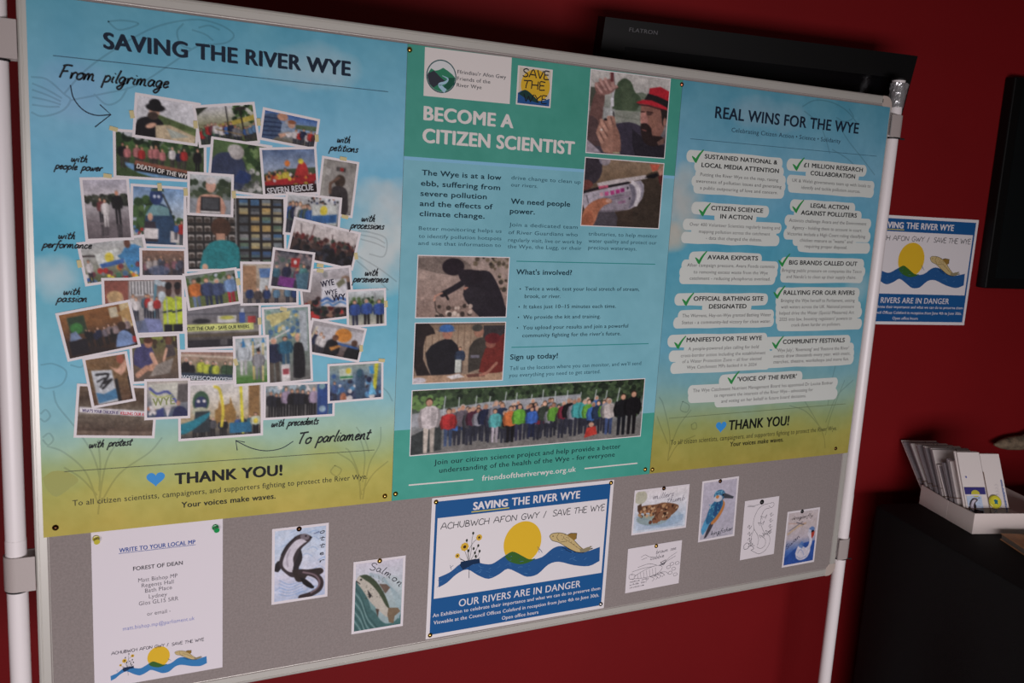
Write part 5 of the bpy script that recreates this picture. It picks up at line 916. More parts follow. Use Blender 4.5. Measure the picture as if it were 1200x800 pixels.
for P in [((868, 620), (860, 560), (820, 480), (760, 380)), ((868, 560), (900, 450), (960, 300)), ((870, 500), (920, 380), (1000, 300)), ((860, 540), (780, 450), (700, 420)), ((880, 420), (900, 300), (930, 180)), ((130, 680), (140, 560), (110, 420), (90, 380)), ((135, 640), (180, 520), (240, 440)), ((130, 600), (90, 500), (80, 470)), ((130, 680), (180, 600), (260, 560)), ((200, 400), (230, 420), (220, 450), (190, 440), (200, 400)), ((240, 510), (260, 500), (265, 525), (245, 530), (240, 510))]: LINE(ink, R3, cG(*P), .0028, shade(WASH3, R3, .88), O(1), 6)
ink.build('faint_plant_drawing', t3)
def cloud(ink, z, bx, lines, seed):
    """torn white patch made of overlapping round-ended brush bars, one behind each text line"""
    rd = random.Random(seed); n = len(lines); ys = [(l[1][1] + l[2][1]) / 2 for l in lines]
    for i, (tx, u, v) in enumerate(lines):
        sl = (v[1] - u[1]) / (v[0] - u[0]); xa, xb = u[0] - rd.uniform(16, 34), v[0] + rd.uniform(14, 30)
        if i == 0: xa -= 62
        if i in (n // 2, n - 1): xa = min(xa, bx[0] + rd.uniform(0, 14)) if rd.random() < .6 else xa; xb = max(xb, bx[2] - rd.uniform(0, 20))
        xa = max(xa, bx[0]); xb = min(xb, bx[2]); up, dn = (32, 20) if i else (34, 22)
        if i < n - 1: dn = max(dn, (ys[i + 1] - ys[i]) * .55)
        mid = (u[0] + v[0]) / 2; f = lambda x: ys[i] + (x - mid) * sl
        P = z((xa, f(xa) - up), (xb, f(xb) - up), (xb, f(xb) + dn), (xa, f(xa) + dn)); X, Y = R3.px([q[0] for q in P], [q[1] for q in P])
        x0, x1 = min(X[0], X[3]), max(X[1], X[2]); y0, y1 = (Y[0] + Y[1]) / 2, (Y[2] + Y[3]) / 2; r_ = (y1 - y0) / 2; Q = []
        for k in range(9): t = math.pi / 2 + math.pi * k / 8; Q.append((x0 + r_ * .8 + r_ * .8 * math.cos(t), (y0 + y1) / 2 - r_ * math.sin(t)))
        for k in range(1, 6): Q.append((x0 + (x1 - x0) * k / 6, y1 + rd.uniform(-.0008, .0016)))
        for k in range(9): t = -math.pi / 2 + math.pi * k / 8; Q.append((x1 - r_ * .8 + r_ * .8 * math.cos(t), (y0 + y1) / 2 - r_ * math.sin(t)))
        for k in range(1, 6): Q.append((x1 - (x1 - x0) * k / 6, y0 + rd.uniform(-.0014, .0008)))
        ink.poly(R3, Q, (216, 222, 216), O(LB_) + i * 7e-6)
CLD = [(cE, (170, 372, 650, 598)), (cE, (650, 396, 1065, 590)), (cF, (150, 0, 620, 215)), (cF, (635, 5, 1040, 262)), (cF, (135, 240, 605, 430)), (cF, (620, 267, 1012, 400)), (cF, (112, 448, 585, 626)), (cF, (598, 406, 1000, 638)), (cG, (130, 78, 615, 273)), (cG, (580, 92, 1000, 268)), (cG, (215, 258, 925, 445))]
GRY = (104, 104, 104); BLK = (28, 30, 34)
WIN = [
 [cE, (228, 410), [('SUSTAINED NATIONAL &', (262, 425), (603, 448)), ('LOCAL MEDIA ATTENTION', (247, 465), (610, 488))], [('Putting the River Wye on the map, raising', (242, 507), (607, 528)), ('awareness of pollution issues and generating', (222, 537), (622, 560)), ('a public outpouring of love and concern.', (240, 572), (605, 585))]],
 [cE, (700, 447), [('£1 MILLION RESEARCH', (727, 463), (1003, 485)), ('COLLABORATION', (758, 500), (967, 517))], [('UK & Welsh governments team up with locals to', (672, 535), (1040, 556)), ('identify and tackle pollution sources.', (715, 567), (992, 582))]],
 [cF, (260, 60), [('CITIZEN SCIENCE', (292, 65), (536, 76)), ('IN ACTION', (335, 103), (485, 110))], [('Over 400 Volunteer Scientists regularly testing and', (192, 138), (615, 155)), ('mapping pollution across the catchment', (235, 172), (568, 183)), ('- data that changed the debate.', (268, 203), (530, 210))]],
 [cF, (698, 45), [('LEGAL ACTION', (758, 53), (938, 62)), ('AGAINST POLLUTERS', (713, 88), (975, 97))], [('Activists challenge Avara and the Environment', (658, 120), (1020, 135)), ('Agency - holding them to account in court.', (672, 155), (1000, 165)), ('Victories include a High Court ruling classifying', (648, 185), (1015, 193)), ('chicken manure as "waste" and', (708, 213), (955, 220)), ('requiring proper disposal.', (730, 242), (930, 245))]],
 [cF, (243, 285), [('AVARA EXPORTS', (275, 297), (512, 298))], [('After campaign pressure, Avara Foods commits', (180, 330), (590, 335)), ('to removing excess waste from the Wye', (210, 362), (558, 365)), ('catchment - reducing phosphorus overload.', (192, 392), (570, 393))]],
 [cF, (633, 297), [('BIG BRANDS CALLED OUT', (657, 320), (977, 325))], [('Bringing public pressure on companies like Tesco', (625, 353), (997, 360)), ('and Nando\'s to clean up their supply chains.', (645, 383), (972, 387))]],
 [cF, (182, 480), [('OFFICIAL BATHING SITE', (210, 490), (537, 487)), ('DESIGNATED', (282, 525), (458, 525))], [('The Warrens, Hay-on-Wye granted Bathing Water', (157, 568), (573, 560)), ('Status - a community-led victory for clean water.', (155, 598), (572, 592))]],
 [cF, (610, 447), [('RALLYING FOR OUR RIVERS', (632, 462), (965, 460))], [('Bringing the Wye herself to Parliament, uniting', (620, 495), (965, 495)), ('with waters across the UK. National pressure', (620, 525), (962, 523)), ('helped drive the Water (Special Measures) Act', (612, 555), (962, 550)), ('2025 into law, boosting regulators\' powers to', (612, 583), (952, 578)), ('crack down harder on polluters.', (668, 610), (900, 605))]],
 [cG, (185, 122), [('MANIFESTO FOR THE WYE', (217, 122), (570, 113))], [('A people-powered plan calling for bold', (225, 163), (555, 150)), ('cross-border action including the establishment', (190, 195), (587, 178)), ('of a Water Protection Zone – all four elected', (197, 223), (568, 205)), ('Wye Catchment MPs backed it in 2024', (218, 250), (545, 233))]],
 [cG, (643, 122), [('COMMUNITY FESTIVALS', (668, 132), (958, 122))], [("'Wye July', 'Riversong' and 'Restore the River'", (640, 168), (978, 158)), ('events draw thousands every year, with music,', (625, 195), (985, 183)), ('marches, theatre, workshops and more fun.', (625, 223), (978, 208))]],
 [cG, (435, 287), [("'VOICE OF THE RIVER'", (455, 307), (733, 292))], [('The Wye Catchment Nutrient Management Board has appointed Dr Louise Bodnar', (247, 360), (903, 318)), ('to represent the interests of the River Wye - advocating for', (347, 383), (810, 350)), ('and voting on her behalf in future board decisions.', (380, 408), (778, 380))]],
]
for i, (z, bx) in enumerate(CLD):
    LB_ = 2 + (i % 3) * 3
    ink = Ink(); zz, tk, hd, bodyt = WIN[i]; cloud(ink, z, bx, hd + bodyt, i + 3)
    for tx, u, v in hd: (u, v) = zz(u, v); T(ink, R3, tx, *u, *v, 5.4, BLK, O(13), .035)
    for tx, u, v in bodyt: (u, v) = zz(u, v); T(ink, R3, tx, *u, *v, 4.0, GRY, O(13), .0)
    (c_,) = zz(tk); x, y = R3.px([c_[0] - 6, c_[0] - 2, c_[0] + 7.5], [c_[1] + .5, c_[1] + 6.5, c_[1] - 7]); x = x.tolist(); y = y.tolist()
    ink.line(R3, [(x[0], y[0]), ((x[0] + x[1]) / 2 + .001, (y[0] + y[1]) / 2), (x[1], y[1])], [.002, .006, .005], (52, 150, 78), O(16), 4); ink.line(R3, [(x[1] - .001, y[1] + .002), ((x[1] + x[2]) / 2 - .001, (y[1] + y[2]) / 2 - .001), (x[2], y[2])], [.007, .005, .0025], (52, 150, 78), O(17), 4)
    ink.build('text_cloud', t3)
ink = Ink(); T(ink, R3, 'REAL WINS FOR THE WYE', 837.5, 138.8, 1005.8, 155.8, 14, DK, O(3), .03); T(ink, R3, 'Celebrating Citizen Action • Science • Solidarity', 857, 155, 985, 167.5, 5.4, (44, 70, 90), O(3), .01)
ink.build('title_lettering', t3)
ink = Ink(); LINE(ink, R3, [(808.8, 162.5), (1027.5, 183)], .0012, (70, 110, 130), O(2)); LINE(ink, R3, [(784, 490), (991, 473)], .0012, (110, 124, 90), O(2)); ink.build('ruled_lines', t3)
ink = Ink(); heart(ink, R3, 845, 499.5, 6.5, O(3)); ink.build('blue_heart', t3)
ink = Ink(); T(ink, R3, 'THANK YOU!', 853.3, 503.6, 924.3, 498, 12, (26, 30, 26), O(3), .035); T(ink, R3, 'To all citizen scientists, campaigners, and supporters fighting to protect the River Wye.', 785.5, 521.2, 980.5, 503.8, 5.6, (60, 62, 40), O(3), .006); T(ink, R3, 'Your voices make waves.', 855, 523, 918, 517, 5.6, (40, 42, 30), O(3), .03)
ink.build('thanks_lettering', t3)

# ---------------------------------------------------------------- blue SAVING sheet (pinned copy and wall copy)
RS = Rect.fit(BOARD, [(506.5, 584.5), (719.5, 563), (707, 711), (499.5, 748)], (.420, .297))
cS = Z(480, 560, 4)
def loc_(*P):
    Q = cS(*P); x, y = RS.px([q[0] for q in Q], [q[1] for q in Q]); return np.stack([x, y], 1)
WAVE_T = loc_((136, 465), (190, 440), (240, 400), (290, 385), (340, 400), (385, 402), (430, 375), (480, 345), (520, 360), (560, 382), (620, 370), (670, 330), (710, 318), (760, 330), (820, 345), (892, 322))
WAVE_B = loc_((890, 388), (840, 412), (770, 408), (700, 392), (650, 405), (600, 450), (550, 462), (510, 445), (460, 425), (420, 450), (370, 472), (320, 455), (270, 428), (220, 450), (175, 490), (136, 512))
SUN = loc_((530, 302), (616, 302))
def fishprint(ink, R, f, off, k=1.0):
    ink.poly(R, f(catmull(loc_((655, 272), (668, 260), (700, 256), (730, 262), (760, 280), (790, 312), (818, 335), (812, 347), (780, 344), (740, 325), (700, 302), (668, 292)), 4)), (206, 184, 130), off)
    ink.line(R, f(loc_((655, 272), (668, 260), (700, 256), (730, 262), (760, 280), (790, 312), (818, 335), (850, 318), (838, 332), (858, 328), (815, 348), (780, 346), (740, 326), (700, 302), (668, 292), (655, 272))), .0011 * k, (40, 36, 30), off + O(1), 4)
    ink.poly(R, f(loc_((738, 268), (752, 258), (784, 258), (781, 284), (770, 292))), (150, 118, 56), off + O(1)); ink.line(R, f(loc_((742, 264), (756, 258), (784, 258), (781, 284))), .0011 * k, (40, 36, 30), off + O(2))
    ink.poly(R, f(loc_((796, 330), (812, 332), (832, 324), (858, 318), (840, 332), (860, 330), (826, 346), (800, 348))), (150, 140, 110), off + O(1))
    for x, y in [(712, 268), (722, 276), (736, 278), (748, 290), (758, 300), (770, 310), (728, 266), (744, 280), (782, 322), (716, 286), (734, 296)]: ink.ell(R, *f(loc_((x, y)))[0], .0011 * k, .0011 * k, (120, 96, 60), off + O(2), 7)
    ink.ell(R, *f(loc_((672, 272)))[0], .0014 * k, .0014 * k, (30, 26, 20), off + O(2), 10)
    ink.line(R, f(loc_((700, 258), (690, 278), (702, 296))), .0009 * k, (60, 50, 36), off + O(1), 4); ink.line(R, f(loc_((720, 280), (760, 306), (800, 334))), .0008 * k, (120, 96, 60), off + O(1), 4); ink.line(R, f(loc_((705, 300), (730, 296))), .0008 * k, (60, 50, 36), off + O(1))
    for a, b in [((715, 325), (735, 332)), ((740, 330), (770, 342)), ((770, 345), (815, 350)), ((730, 335), (760, 348))]: ink.line(R, f(loc_(a, b)), .0014 * k, (20, 40, 70), off + O(1))
def wave(ink, R, f, off, k=1.0, bl=(42, 92, 150)):
    ink.poly(R, f(np.concatenate([catmull(WAVE_T, 3), catmull(WAVE_B, 3)])), bl, off)
    c_ = f(SUN); rad = float(np.linalg.norm(c_[1] - c_[0]))
    ink.ell(R, *c_[0], rad, rad * 1.06, (232, 190, 48), off - O(1), 44)
    ov = f(catmull(loc_((446, 368), (480, 344), (520, 360), (560, 380), (590, 376), (560, 394), (520, 404), (480, 396), (458, 384)), 3)); ink.poly(R, ov, (60, 106, 46), off + O(1))
    rd = random.Random(5)
    for _ in range(70 if k > .6 else 14):
        i = rd.uniform(.02, .98); a = WAVE_T[min(15, int(i * 15))]; b = WAVE_B[::-1][min(15, int(i * 15))]; t = rd.uniform(.2, .85); q = a * (1 - t) + b * t
        ink.line(R, f(np.array([q, q + [rd.uniform(-.009, .009), rd.uniform(-.005, .005)]])), .0007 * k, rd.choice([(70, 124, 180), (90, 140, 190), (32, 78, 134)]), off + O(2))
def flowers(ink, R, f, off, k=1.0):
    base = (278, 398)
    for P in [(base, (262, 350), (250, 326)), (base, (278, 340), (300, 300), (322, 282)), (base, (240, 378), (226, 364)), (base, (290, 330), (292, 290), (298, 262)), (base, (306, 350), (320, 318)), (base, (314, 372), (328, 342)), (base, (270, 330), (268, 298)), (base, (246, 384), (236, 380)), (base, (310, 384), (330, 372))]:
        ink.line(R, f(loc_(*P)), .0008 * k, (34, 40, 34), off, 4)
    ink.line(R, f(loc_((280, 398), (278, 468))), .001 * k, (24, 40, 70), off + O(3)); ink.poly(R, f(loc_((240, 392), (300, 380), (328, 378), (330, 398), (296, 404), (250, 430), (236, 410))), (24, 50, 84), off + O(3))
    for x, y, r_ in [(258, 322, 19), (326, 278, 14), (224, 364, 11)]:
        c_ = f(loc_((x, y), (x + r_, y))); rad = float(np.linalg.norm(c_[1] - c_[0]))
        for a in np.linspace(0, 2 * math.pi, 9)[:-1]: ink.ell(R, c_[0][0] + .6 * rad * math.cos(a), c_[0][1] + .6 * rad * math.sin(a), rad * .42, rad * .42, (222, 180, 60), off + O(1), 9)
        ink.ell(R, *c_[0], rad * .38, rad * .38, (70, 50, 30), off + O(2), 12)
    for x, y in [(268, 292), (298, 258), (322, 316), (328, 342), (276, 340), (306, 350), (310, 366), (300, 330)]: ink.ell(R, *f(loc_((x, y)))[0], .0024 * k, .0034 * k, (50, 56, 46), off + O(1), 8)
    for a, b in [((190, 420), (205, 408)), ((196, 430), (190, 408)), ((600, 320), (608, 350)), ((606, 325), (622, 350)), ((602, 330), (620, 342))]: ink.line(R, f(loc_(a, b)), .0007 * k, (50, 80, 110), off + O(1))
ID = lambda P: np.asarray(P)
def saving(R, th, suffix=''):
    NAVY = (32, 92, 152)
    ink = Ink(); ink.rect(R, 0, 0, R.w, R.h, (234, 230, 232), O(0)); 
    r0 = loc_((122, 113), (944, 26), (897, 590), (97, 737)); b = .008
    ink.rect(R, b, b, R.w - b, R.h - b, NAVY, O(1)); y0 = loc_((130, 188))[0][1]; y0 = (loc_((130, 188))[0][1] + loc_((930, 98))[0][1]) / 2; y1 = (loc_((112, 566))[0][1] + loc_((902, 443))[0][1]) / 2
    ink.rect(R, .0135, y0, R.w - .0135, y1, (234, 230, 232), O(2)); ink.build('sheet', th, solid=.0002)
    ink = Ink(); wave(ink, R, ID, O(6)); flowers(ink, R, ID, O(7)); fishprint(ink, R, ID, O(9)); ink.build('river_picture', th)
    def tt(tx, a, b, cap, bold, col=(234, 230, 232)):
        (u, v) = loc_(a, b); m = loc_(((a[0] + b[0]) / 2, (a[1] + b[1]) / 2), ((a[0] + b[0]) / 2, (a[1] + b[1]) / 2 - cap)); type_at(ink, R, tx, u[0], v[0], m[0][1], m[0][1] - m[1][1], col, O(4), bold)
    ink = Ink(); tt('SAVING', (297, 148), (460, 132), 38, .045); tt('THE RIVER WYE', (478, 129), (798, 94), 38, .03); u = loc_((290, 157), (467, 141)); ink.line(R, [(u[0][0], u.mean(0)[1]), (u[1][0], u.mean(0)[1])], .0022, (214, 200, 90), O(4)); ink.build('title_lettering', th)
    ink = Ink()
    for tx, a, b in [('ACHUBWCH AFON GWY /', (145, 240), (640, 183)), ('SAVE THE WYE', (670, 180), (915, 150))]:
        u = loc_(a, b); mm = (a[0] + b[0]) / 2, (a[1] + b[1]) / 2; m = loc_(mm, (mm[0], mm[1] - 14)); pen_at(ink, R, tx, u[0][0], u[1][0], m[0][1], m[0][1] - m[1][1], .0016, (60, 62, 66), O(4), .04, jit=.06)
    ink.build('drawn_lettering', th)
    ink = Ink(); tt('OUR RIVERS ARE IN DANGER', (230, 600), (800, 512), 34, .012); tt('An Exhibition to celebrate their importance and what we can do to preserve them', (108, 652), (893, 523), 17, .014); tt('Viewable at the Council Offices Coleford in reception from June 4th to June 30th.', (112, 685), (888, 556), 17, .014); tt('Open office hours', (432, 664), (603, 635), 17, .014)
    ink.build('notice_lettering', th)
tS = new_poster('blue and white SAVING THE RIVER WYE notice pinned low on the board', RS, 'notice', 'notice'); saving(RS, tS)
aw, bw_ = WALL.px(np.array([1147.0, 1130.0]), np.array([258.0, 380.0]))
RWL = Rect(WALL, float(aw.mean()) - .420, float(bw_[0]) - .0005, .420, .297, 0.0)
tW = new_poster('blue and white SAVING THE RIVER WYE notice on the red wall, right of the board', RWL, 'notice', 'notice'); saving(RWL, tW)

# ---------------------------------------------------------------- letter
lx, ly = BOARD.px([106.5, 259.5, 260.7], [623, 609, 797.0])
RL = Rect(BOARD, float(lx[0]), float(BOARD.px(259, 608)[1]) - .014, float(lx[2] - lx[0]), .297 * (float(lx[2] - lx[0]) / .210), 0)
tL = new_poster('white typed letter headed WRITE TO YOUR LOCAL MP, lower left of the board', RL, 'letter', 'letter')
ink = Ink(); ink.rect(RL, 0, 0, RL.w, RL.h, (232, 226, 232), -O(1)); ink.build('sheet', tL, solid=.00012)
cL = Z(0, 600, 4); ink = Ink()
def tl(tx, a, b, cap, col, bold=0.0): (u, v) = cL(a, b); T(ink, RL, tx, *u, *v, cap, col, O(1), bold)
tl('WRITE TO YOUR LOCAL MP', (558, 184), (916, 152), 5.2, (52, 84, 160), .03); (u, v) = cL((556, 190), (917, 156)); x, y = RL.px([u[0], v[0]], [u[1], v[1]]); ink.line(RL, [(x[0], y.mean()), (x[1], y.mean())], .0009, (52, 84, 160), O(1))
tl('FOREST OF DEAN', (624, 272), (857, 247), 4.8, (60, 58, 66), .025)
for tx, a, b in [('Matt Bishop MP', (648, 327), (832, 306)), ('Regents Hall', (664, 351), (814, 335)), ('Bath Place', (680, 376), (806, 361)), ('Lydney', (698, 403), (783, 393)), ('Glos GL15 5RR', (651, 436), (836, 413)), ('or email -', (690, 484), (800, 470))]: tl(tx, a, b, 4.8, (84, 80, 90), .004)
tl('matt.bishop.mp@parliament.uk', (576, 552), (912, 507), 4.6, (120, 130, 196), .004); ink.build('typed_lettering', tL)
ink = Ink(); s0 = (loc_((136, 465))[0], loc_((892, 322))[0]); q = cL((518, 765), (968, 680)); x, y = RL.px([a[0] for a in q], [a[1] for a in q]); k = float((x[1] - x[0]) / (s0[1][0] - s0[0][0])); o0 = np.array([x[0], y[0] + .001]) 
f = lambda P: (np.asarray(P) - s0[0]) * k + o0
wave(ink, RL, f, O(3), k, (58, 130, 190)); flowers(ink, RL, f, O(4), k); fishprint(ink, RL, f, O(6), k)
(u, v) = cL((522, 665), (790, 630)); PEN(ink, RL, 'ACHUBWCH AFON GWY /', *u, *v, 1.7, .0009, (60, 56, 70), O(2), .03); (u, v) = cL((805, 625), (957, 602)); PEN(ink, RL, 'SAVE THE WYE', *u, *v, 1.7, .0009, (60, 56, 70), O(2), .03)
ink.build('river_picture', tL)

# ---------------------------------------------------------------- postcards
def card(label, q, fn, bw, seed, pen=None, size=None):
    R = Rect.fit(BOARD, q, size); th = new_poster(label, R, 'postcard', 'postcard', 'postcards pinned along the foot of the board'); ink = Ink(); ink.rect(R, 0, 0, R.w, R.h, (232, 226, 230), O(2)); ink.build('sheet', th, solid=.0003)
    ink = Ink()
    if fn:
        p = Pic((R.w - 2 * bw) * 900, (R.h - 2 * bw) * 900, seed); fn(p); p.finish(.5); ink.grid(R, bw, bw, R.w - bw, R.h - bw, p.a, O(3))
    if pen: pen(ink, R)
    ink.build('picture', th); return R
K1 = (46, 44, 54)
def pen_otter(ink, R):
    for ch, y in zip('otter', (.13, .225, .32, .42, .52)): pen_at(ink, R, ch, .84 * R.w, .93 * R.w, y * R.h, .030 * R.h, .0014, K1, O(5), .05)
def pen_salmon(ink, R):
    w_, h_ = R.w, R.h
    def cv(t): a = -.15 + 1.15 * t; return (.3 + .62 * t) * w_, (.14 + .30 * t ** 1.6) * h_, .25 + .75 * t
    pen_at(ink, R, 'Salmon', 0, .66 * w_, 0, .05 * h_, .0015, K1, O(5), .0, curve=cv)
def pen_miller(ink, R): pen_at(ink, R, 'millers', .34 * R.w, .72 * R.w, .25 * R.h, .06 * R.h, .0012, (110, 104, 120), O(5), .2, -.05); pen_at(ink, R, 'thumb', .6 * R.w, .93 * R.w, .37 * R.h, .06 * R.h, .0012, (110, 104, 120), O(5), .2, -.05)
def pen_king(ink, R): pen_at(ink, R, 'kingfisher', .33 * R.w, .93 * R.w, .92 * R.h, .035 * R.h, .0013, (50, 54, 66), O(5), .25, -.06)
def pen_swan(ink, R): pen_at(ink, R, 'dragonfly', .15 * R.w, .8 * R.w, .16 * R.h, .03 * R.h, .0012, (70, 60, 60), O(5), .2, -.02); pen_at(ink, R, 'Swan', .08 * R.w, .55 * R.w, .68 * R.h, .035 * R.h, .0015, (60, 60, 90), O(5), .1, -.6)
def pen_insect(ink, R):
    w_, h_ = R.w, R.h; c = (74, 70, 80); L = lambda P, wd=.0008, sm=5: ink.line(R, [(x * w_, y * h_) for x, y in P], wd, c, O(4), sm)
    L([(.14, .66), (.3, .56), (.48, .5), (.6, .5), (.66, .56), (.6, .66), (.44, .72), (.28, .72), (.14, .7)]); L([(.12, .58), (.06, .6), (.06, .68), (.14, .72)]); L([(.08, .6), (.16, .62), (.14, .7), (.08, .7)])
    for k in range(7): L([(.2 + k * .055, .6 - k * .012), (.22 + k * .055, .72)], .0007, 0)
    L([(.6, .5), (.7, .44), (.8, .34), (.92, .26)]); L([(.62, .52), (.76, .42), (.9, .34)]); L([(.5, .5), (.3, .5), (.1, .54)]); L([(.55, .48), (.4, .42), (.2, .46)])
    L([(.62, .44), (.72, .4), (.68, .5), (.62, .44)], .0016); L([(.6, .5), (.7, .46)], .0018, 0)
    for x, y in [(.5, .7), (.56, .68), (.62, .66), (.44, .72)]: L([(x, y), (x + .08, y + .06), (x + .05, y + .12)]); L([(x, y), (x + .12, y + .02), (x + .16, y + .08)])
    for x, y in [(.74, .56), (.8, .5), (.84, .62), (.78, .7), (.88, .76), (.9, .5)]: L([(x, y), (x + .05, y - .02), (x + .08, y + .03), (x + .02, y + .05), (x, y)])
    L([(.25, .24), (.32, .2), (.4, .26), (.48, .28)]); L([(.26, .3), (.36, .27)]); pen_at(ink, R, 'brown see', .52 * w_, .9 * w_, .22 * h_, .045 * h_, .0009, c, O(5), .2, -.05); pen_at(ink, R, 'cabbie', .42 * w_, .68 * w_, .34 * h_, .045 * h_, .0009, c, O(5), .2, -.05)
    for k in range(3): pen_at(ink, R, ['native cray', 'white tail', 'invasive'][k], .07 * w_, (.42 - k * .04) * w_, (.78 + k * .065) * h_, .022 * h_, .0007, c, O(5), .2, -.03)
def pen_lizard(ink, R):
    w_, h_ = R.w, R.h; c = (80, 78, 84); L = lambda P, wd=.0009, sm=6: ink.line(R, [(x * w_, y * h_) for x, y in P], wd, c, O(4), sm)
    L([(.72, .1), (.84, .1), (.86, .15), (.78, .18), (.72, .14)]); L([(.7, .1), (.52, .12), (.38, .2), (.3, .36), (.34, .5), (.44, .6), (.5, .7), (.48, .8)]); L([(.74, .18), (.6, .2), (.52, .3), (.52, .42), (.6, .54), (.66, .6)])
    L([(.66, .6), (.8, .66), (.84, .78), (.74, .9), (.56, .95), (.4, .9), (.3, .86)]); L([(.56, .64), (.7, .72), (.7, .82), (.58, .86), (.46, .82)]); L([(.34, .5), (.28, .62), (.3, .74), (.4, .8)]); L([(.1, .08), (.28, .1), (.44, .09)]); L([(.08, .1), (.3, .12)])
    for x, y in [(.5, .62), (.6, .6), (.68, .56), (.5, .3), (.44, .4)]: L([(x, y), (x + .12, y + .03), (x + .18, y - .01), (x + .14, y + .06)]); L([(x, y), (x + .06, y + .06)])
    for y in (.3, .4, .5, .6): L([(.76, y), (.82, y - .03), (.8, y + .03), (.88, y)], .0010)
    for x, y in [(.14, .46), (.16, .58), (.18, .68), (.22, .76)]: L([(x, y), (x + .05, y - .04), (x + .06, y + .03), (x + .12, y - .02)], .0012)
    L([(.08, .76), (.16, .72), (.24, .76), (.2, .82), (.1, .82), (.08, .76)], .0012); L([(.2, .8), (.3, .78), (.38, .84), (.3, .86)], .0012)
card('colour postcard of a curling otter, pinned right of the typed letter', [(318, 619.5), (385, 612.5), (384, 699), (319, 708)], cd_otter, .005, 3, pen_otter)
card('colour postcard of a leaping salmon, pinned left of the blue notice', [(414, 658), (475, 651), (472.5, 733), (412, 743)], cd_salmon, .005, 4, pen_salmon)
card('landscape postcard of a mottled brown bullhead fish, right of the blue notice', [(744, 574.5), (808, 567), (804, 618), (739.5, 627)], cd_miller, .004, 5, pen_miller)
card('landscape postcard with a line-drawn crayfish, below the brown fish card', [(736, 642.5), (799, 633), (795.5, 683), (732.5, 695)], None, .004, 6, pen_insect)
card('colour postcard of a blue and orange kingfisher on the board', [(823, 564), (866, 557.5), (860.5, 628), (818, 635)], cd_king, .005, 7, pen_king)
card('white postcard with a line-drawn long-bodied animal, right of the kingfisher', [(873, 587), (913, 581), (907, 649), (867, 656)], None, .004, 8, pen_lizard)
card('colour postcard of a white swan on blue water, far right of the row', [(923, 599.5), (961, 594), (954, 658), (916, 665)], cd_swan, .005, 9, pen_swan)

# ---------------------------------------------------------------- pins
def pin(u, v, label, m=M_BRASS, r=.0050, surf=BOARD, name='drawing_pin', lift=.0004):
    a, b = surf.px(u, v); P = surf.pt(a, b, lift); N = surf.N; U = surf.U; D = surf.D
    prof = [(0, .0032), (.35, .0030), (.65, .0022), (.88, .0010), (1.0, .0002), (1.0, -.0002)]; S_ = 20; g = Geo(); V = []
    for k, (q, h) in enumerate(prof):
        for j in range(S_): t = 2 * math.pi * j / S_; V.append(P + N * h * (r / .005) + (U * math.cos(t) + D * math.sin(t)) * max(q, .001) * r)
    F = [(k * S_ + j, k * S_ + (j + 1) % S_, (k + 1) * S_ + (j + 1) % S_, (k + 1) * S_ + j) for k in range(len(prof) - 1) for j in range(S_)] + [tuple(range(S_))]
    g.add(V, F); V2 = [P + (U * math.cos(t) + D * math.sin(t)) * .0005 + N * h for h in (0, -.0075) for t in np.linspace(0, 2 * math.pi, 6, endpoint=False)]
    g.add(V2, [(j, (j + 1) % 6, 6 + (j + 1) % 6, 6 + j) for j in range(6)]); g.V = [x for x in g.V]
    g2 = Geo(); g2.V = [np.concatenate(g.V) - P]; g2.L, g2.T, g2.M, g2.n = g.L, g.T, g.M, g.n
    o = g2.build(name, m, None, smooth=True); o.location = tuple(P); tag(o, label, 'pin', 'drawing pins in the board')
    return o
pin(480, 58.3, 'brass pin at the top seam between the left and middle posters')
pin(799, 99, 'copper-coloured pin at the top seam between the middle and right posters', M_COPPER, .0048)
pin(65, 618, 'dark pin at the lower left corner of the left poster', M_BRONZE)
pin(451, 581, 'brass pin at the lower right corner of the left poster'); pin(463.5, 578.5, 'brass pin at the lower left corner of the middle poster')
pin(756, 549.8, 'brass pin at the lower right corner of the middle poster'); pin(764.5, 550, 'brass pin at the lower left corner of the right poster')
pin(979.3, 525.3, 'dark copper pin at the lower right corner of the right poster', M_BRONZE, .0046)
pin(511, 588, 'brass pin at the upper left corner of the blue notice'); pin(716, 565.5, 'brass pin at the upper right corner of the blue notice')
pin(504, 744, 'brass pin at the lower left corner of the blue notice'); pin(704, 707.5, 'silver pin at the lower right corner of the blue notice', M_STEEL)
pin(350.5, 619.5, 'dark brass pin at the top of the otter postcard', M_BRONZE); pin(445, 657, 'brass pin at the top of the salmon postcard'); pin(778, 572, 'dark brass pin at the top of the brown fish postcard', M_BRONZE)
pin(769, 639.5, 'brass pin at the top of the crayfish drawing postcard'); pin(844, 563.5, 'dark copper pin at the top of the kingfisher postcard', M_BRONZE); pin(892.8, 588, 'large black pin at the top of the animal drawing postcard', M_BLACK, .0062); pin(940, 599, 'black pin at the top of the swan postcard', M_BLACK)
def pushpin(u, v, m, label):
    a, b = BOARD.px(u, v); P = BOARD.pt(a, b, .0006); ax = BOARD.N; g = Geo()
    k = [(0, .0055), (.0015, .0055), (.0022, .0036), (.0085, .0030), (.0095, .0048), (.0112, .0048)]
    tilt = np.array([.0012, 0, -.0022]); g.tube([ax * h + tilt * (h / .0112) for h, r in k], [r for h, r in k], 20); o = g.build('push_pin', m, None, smooth=True); o.location = tuple(P); tag(o, label, 'pin')
pushpin(112.5, 630.5, M_YPIN, 'yellow plastic push pin at the upper left of the typed letter'); pushpin(252.2, 617.3, M_GPIN, 'green plastic push pin at the upper right of the typed letter')

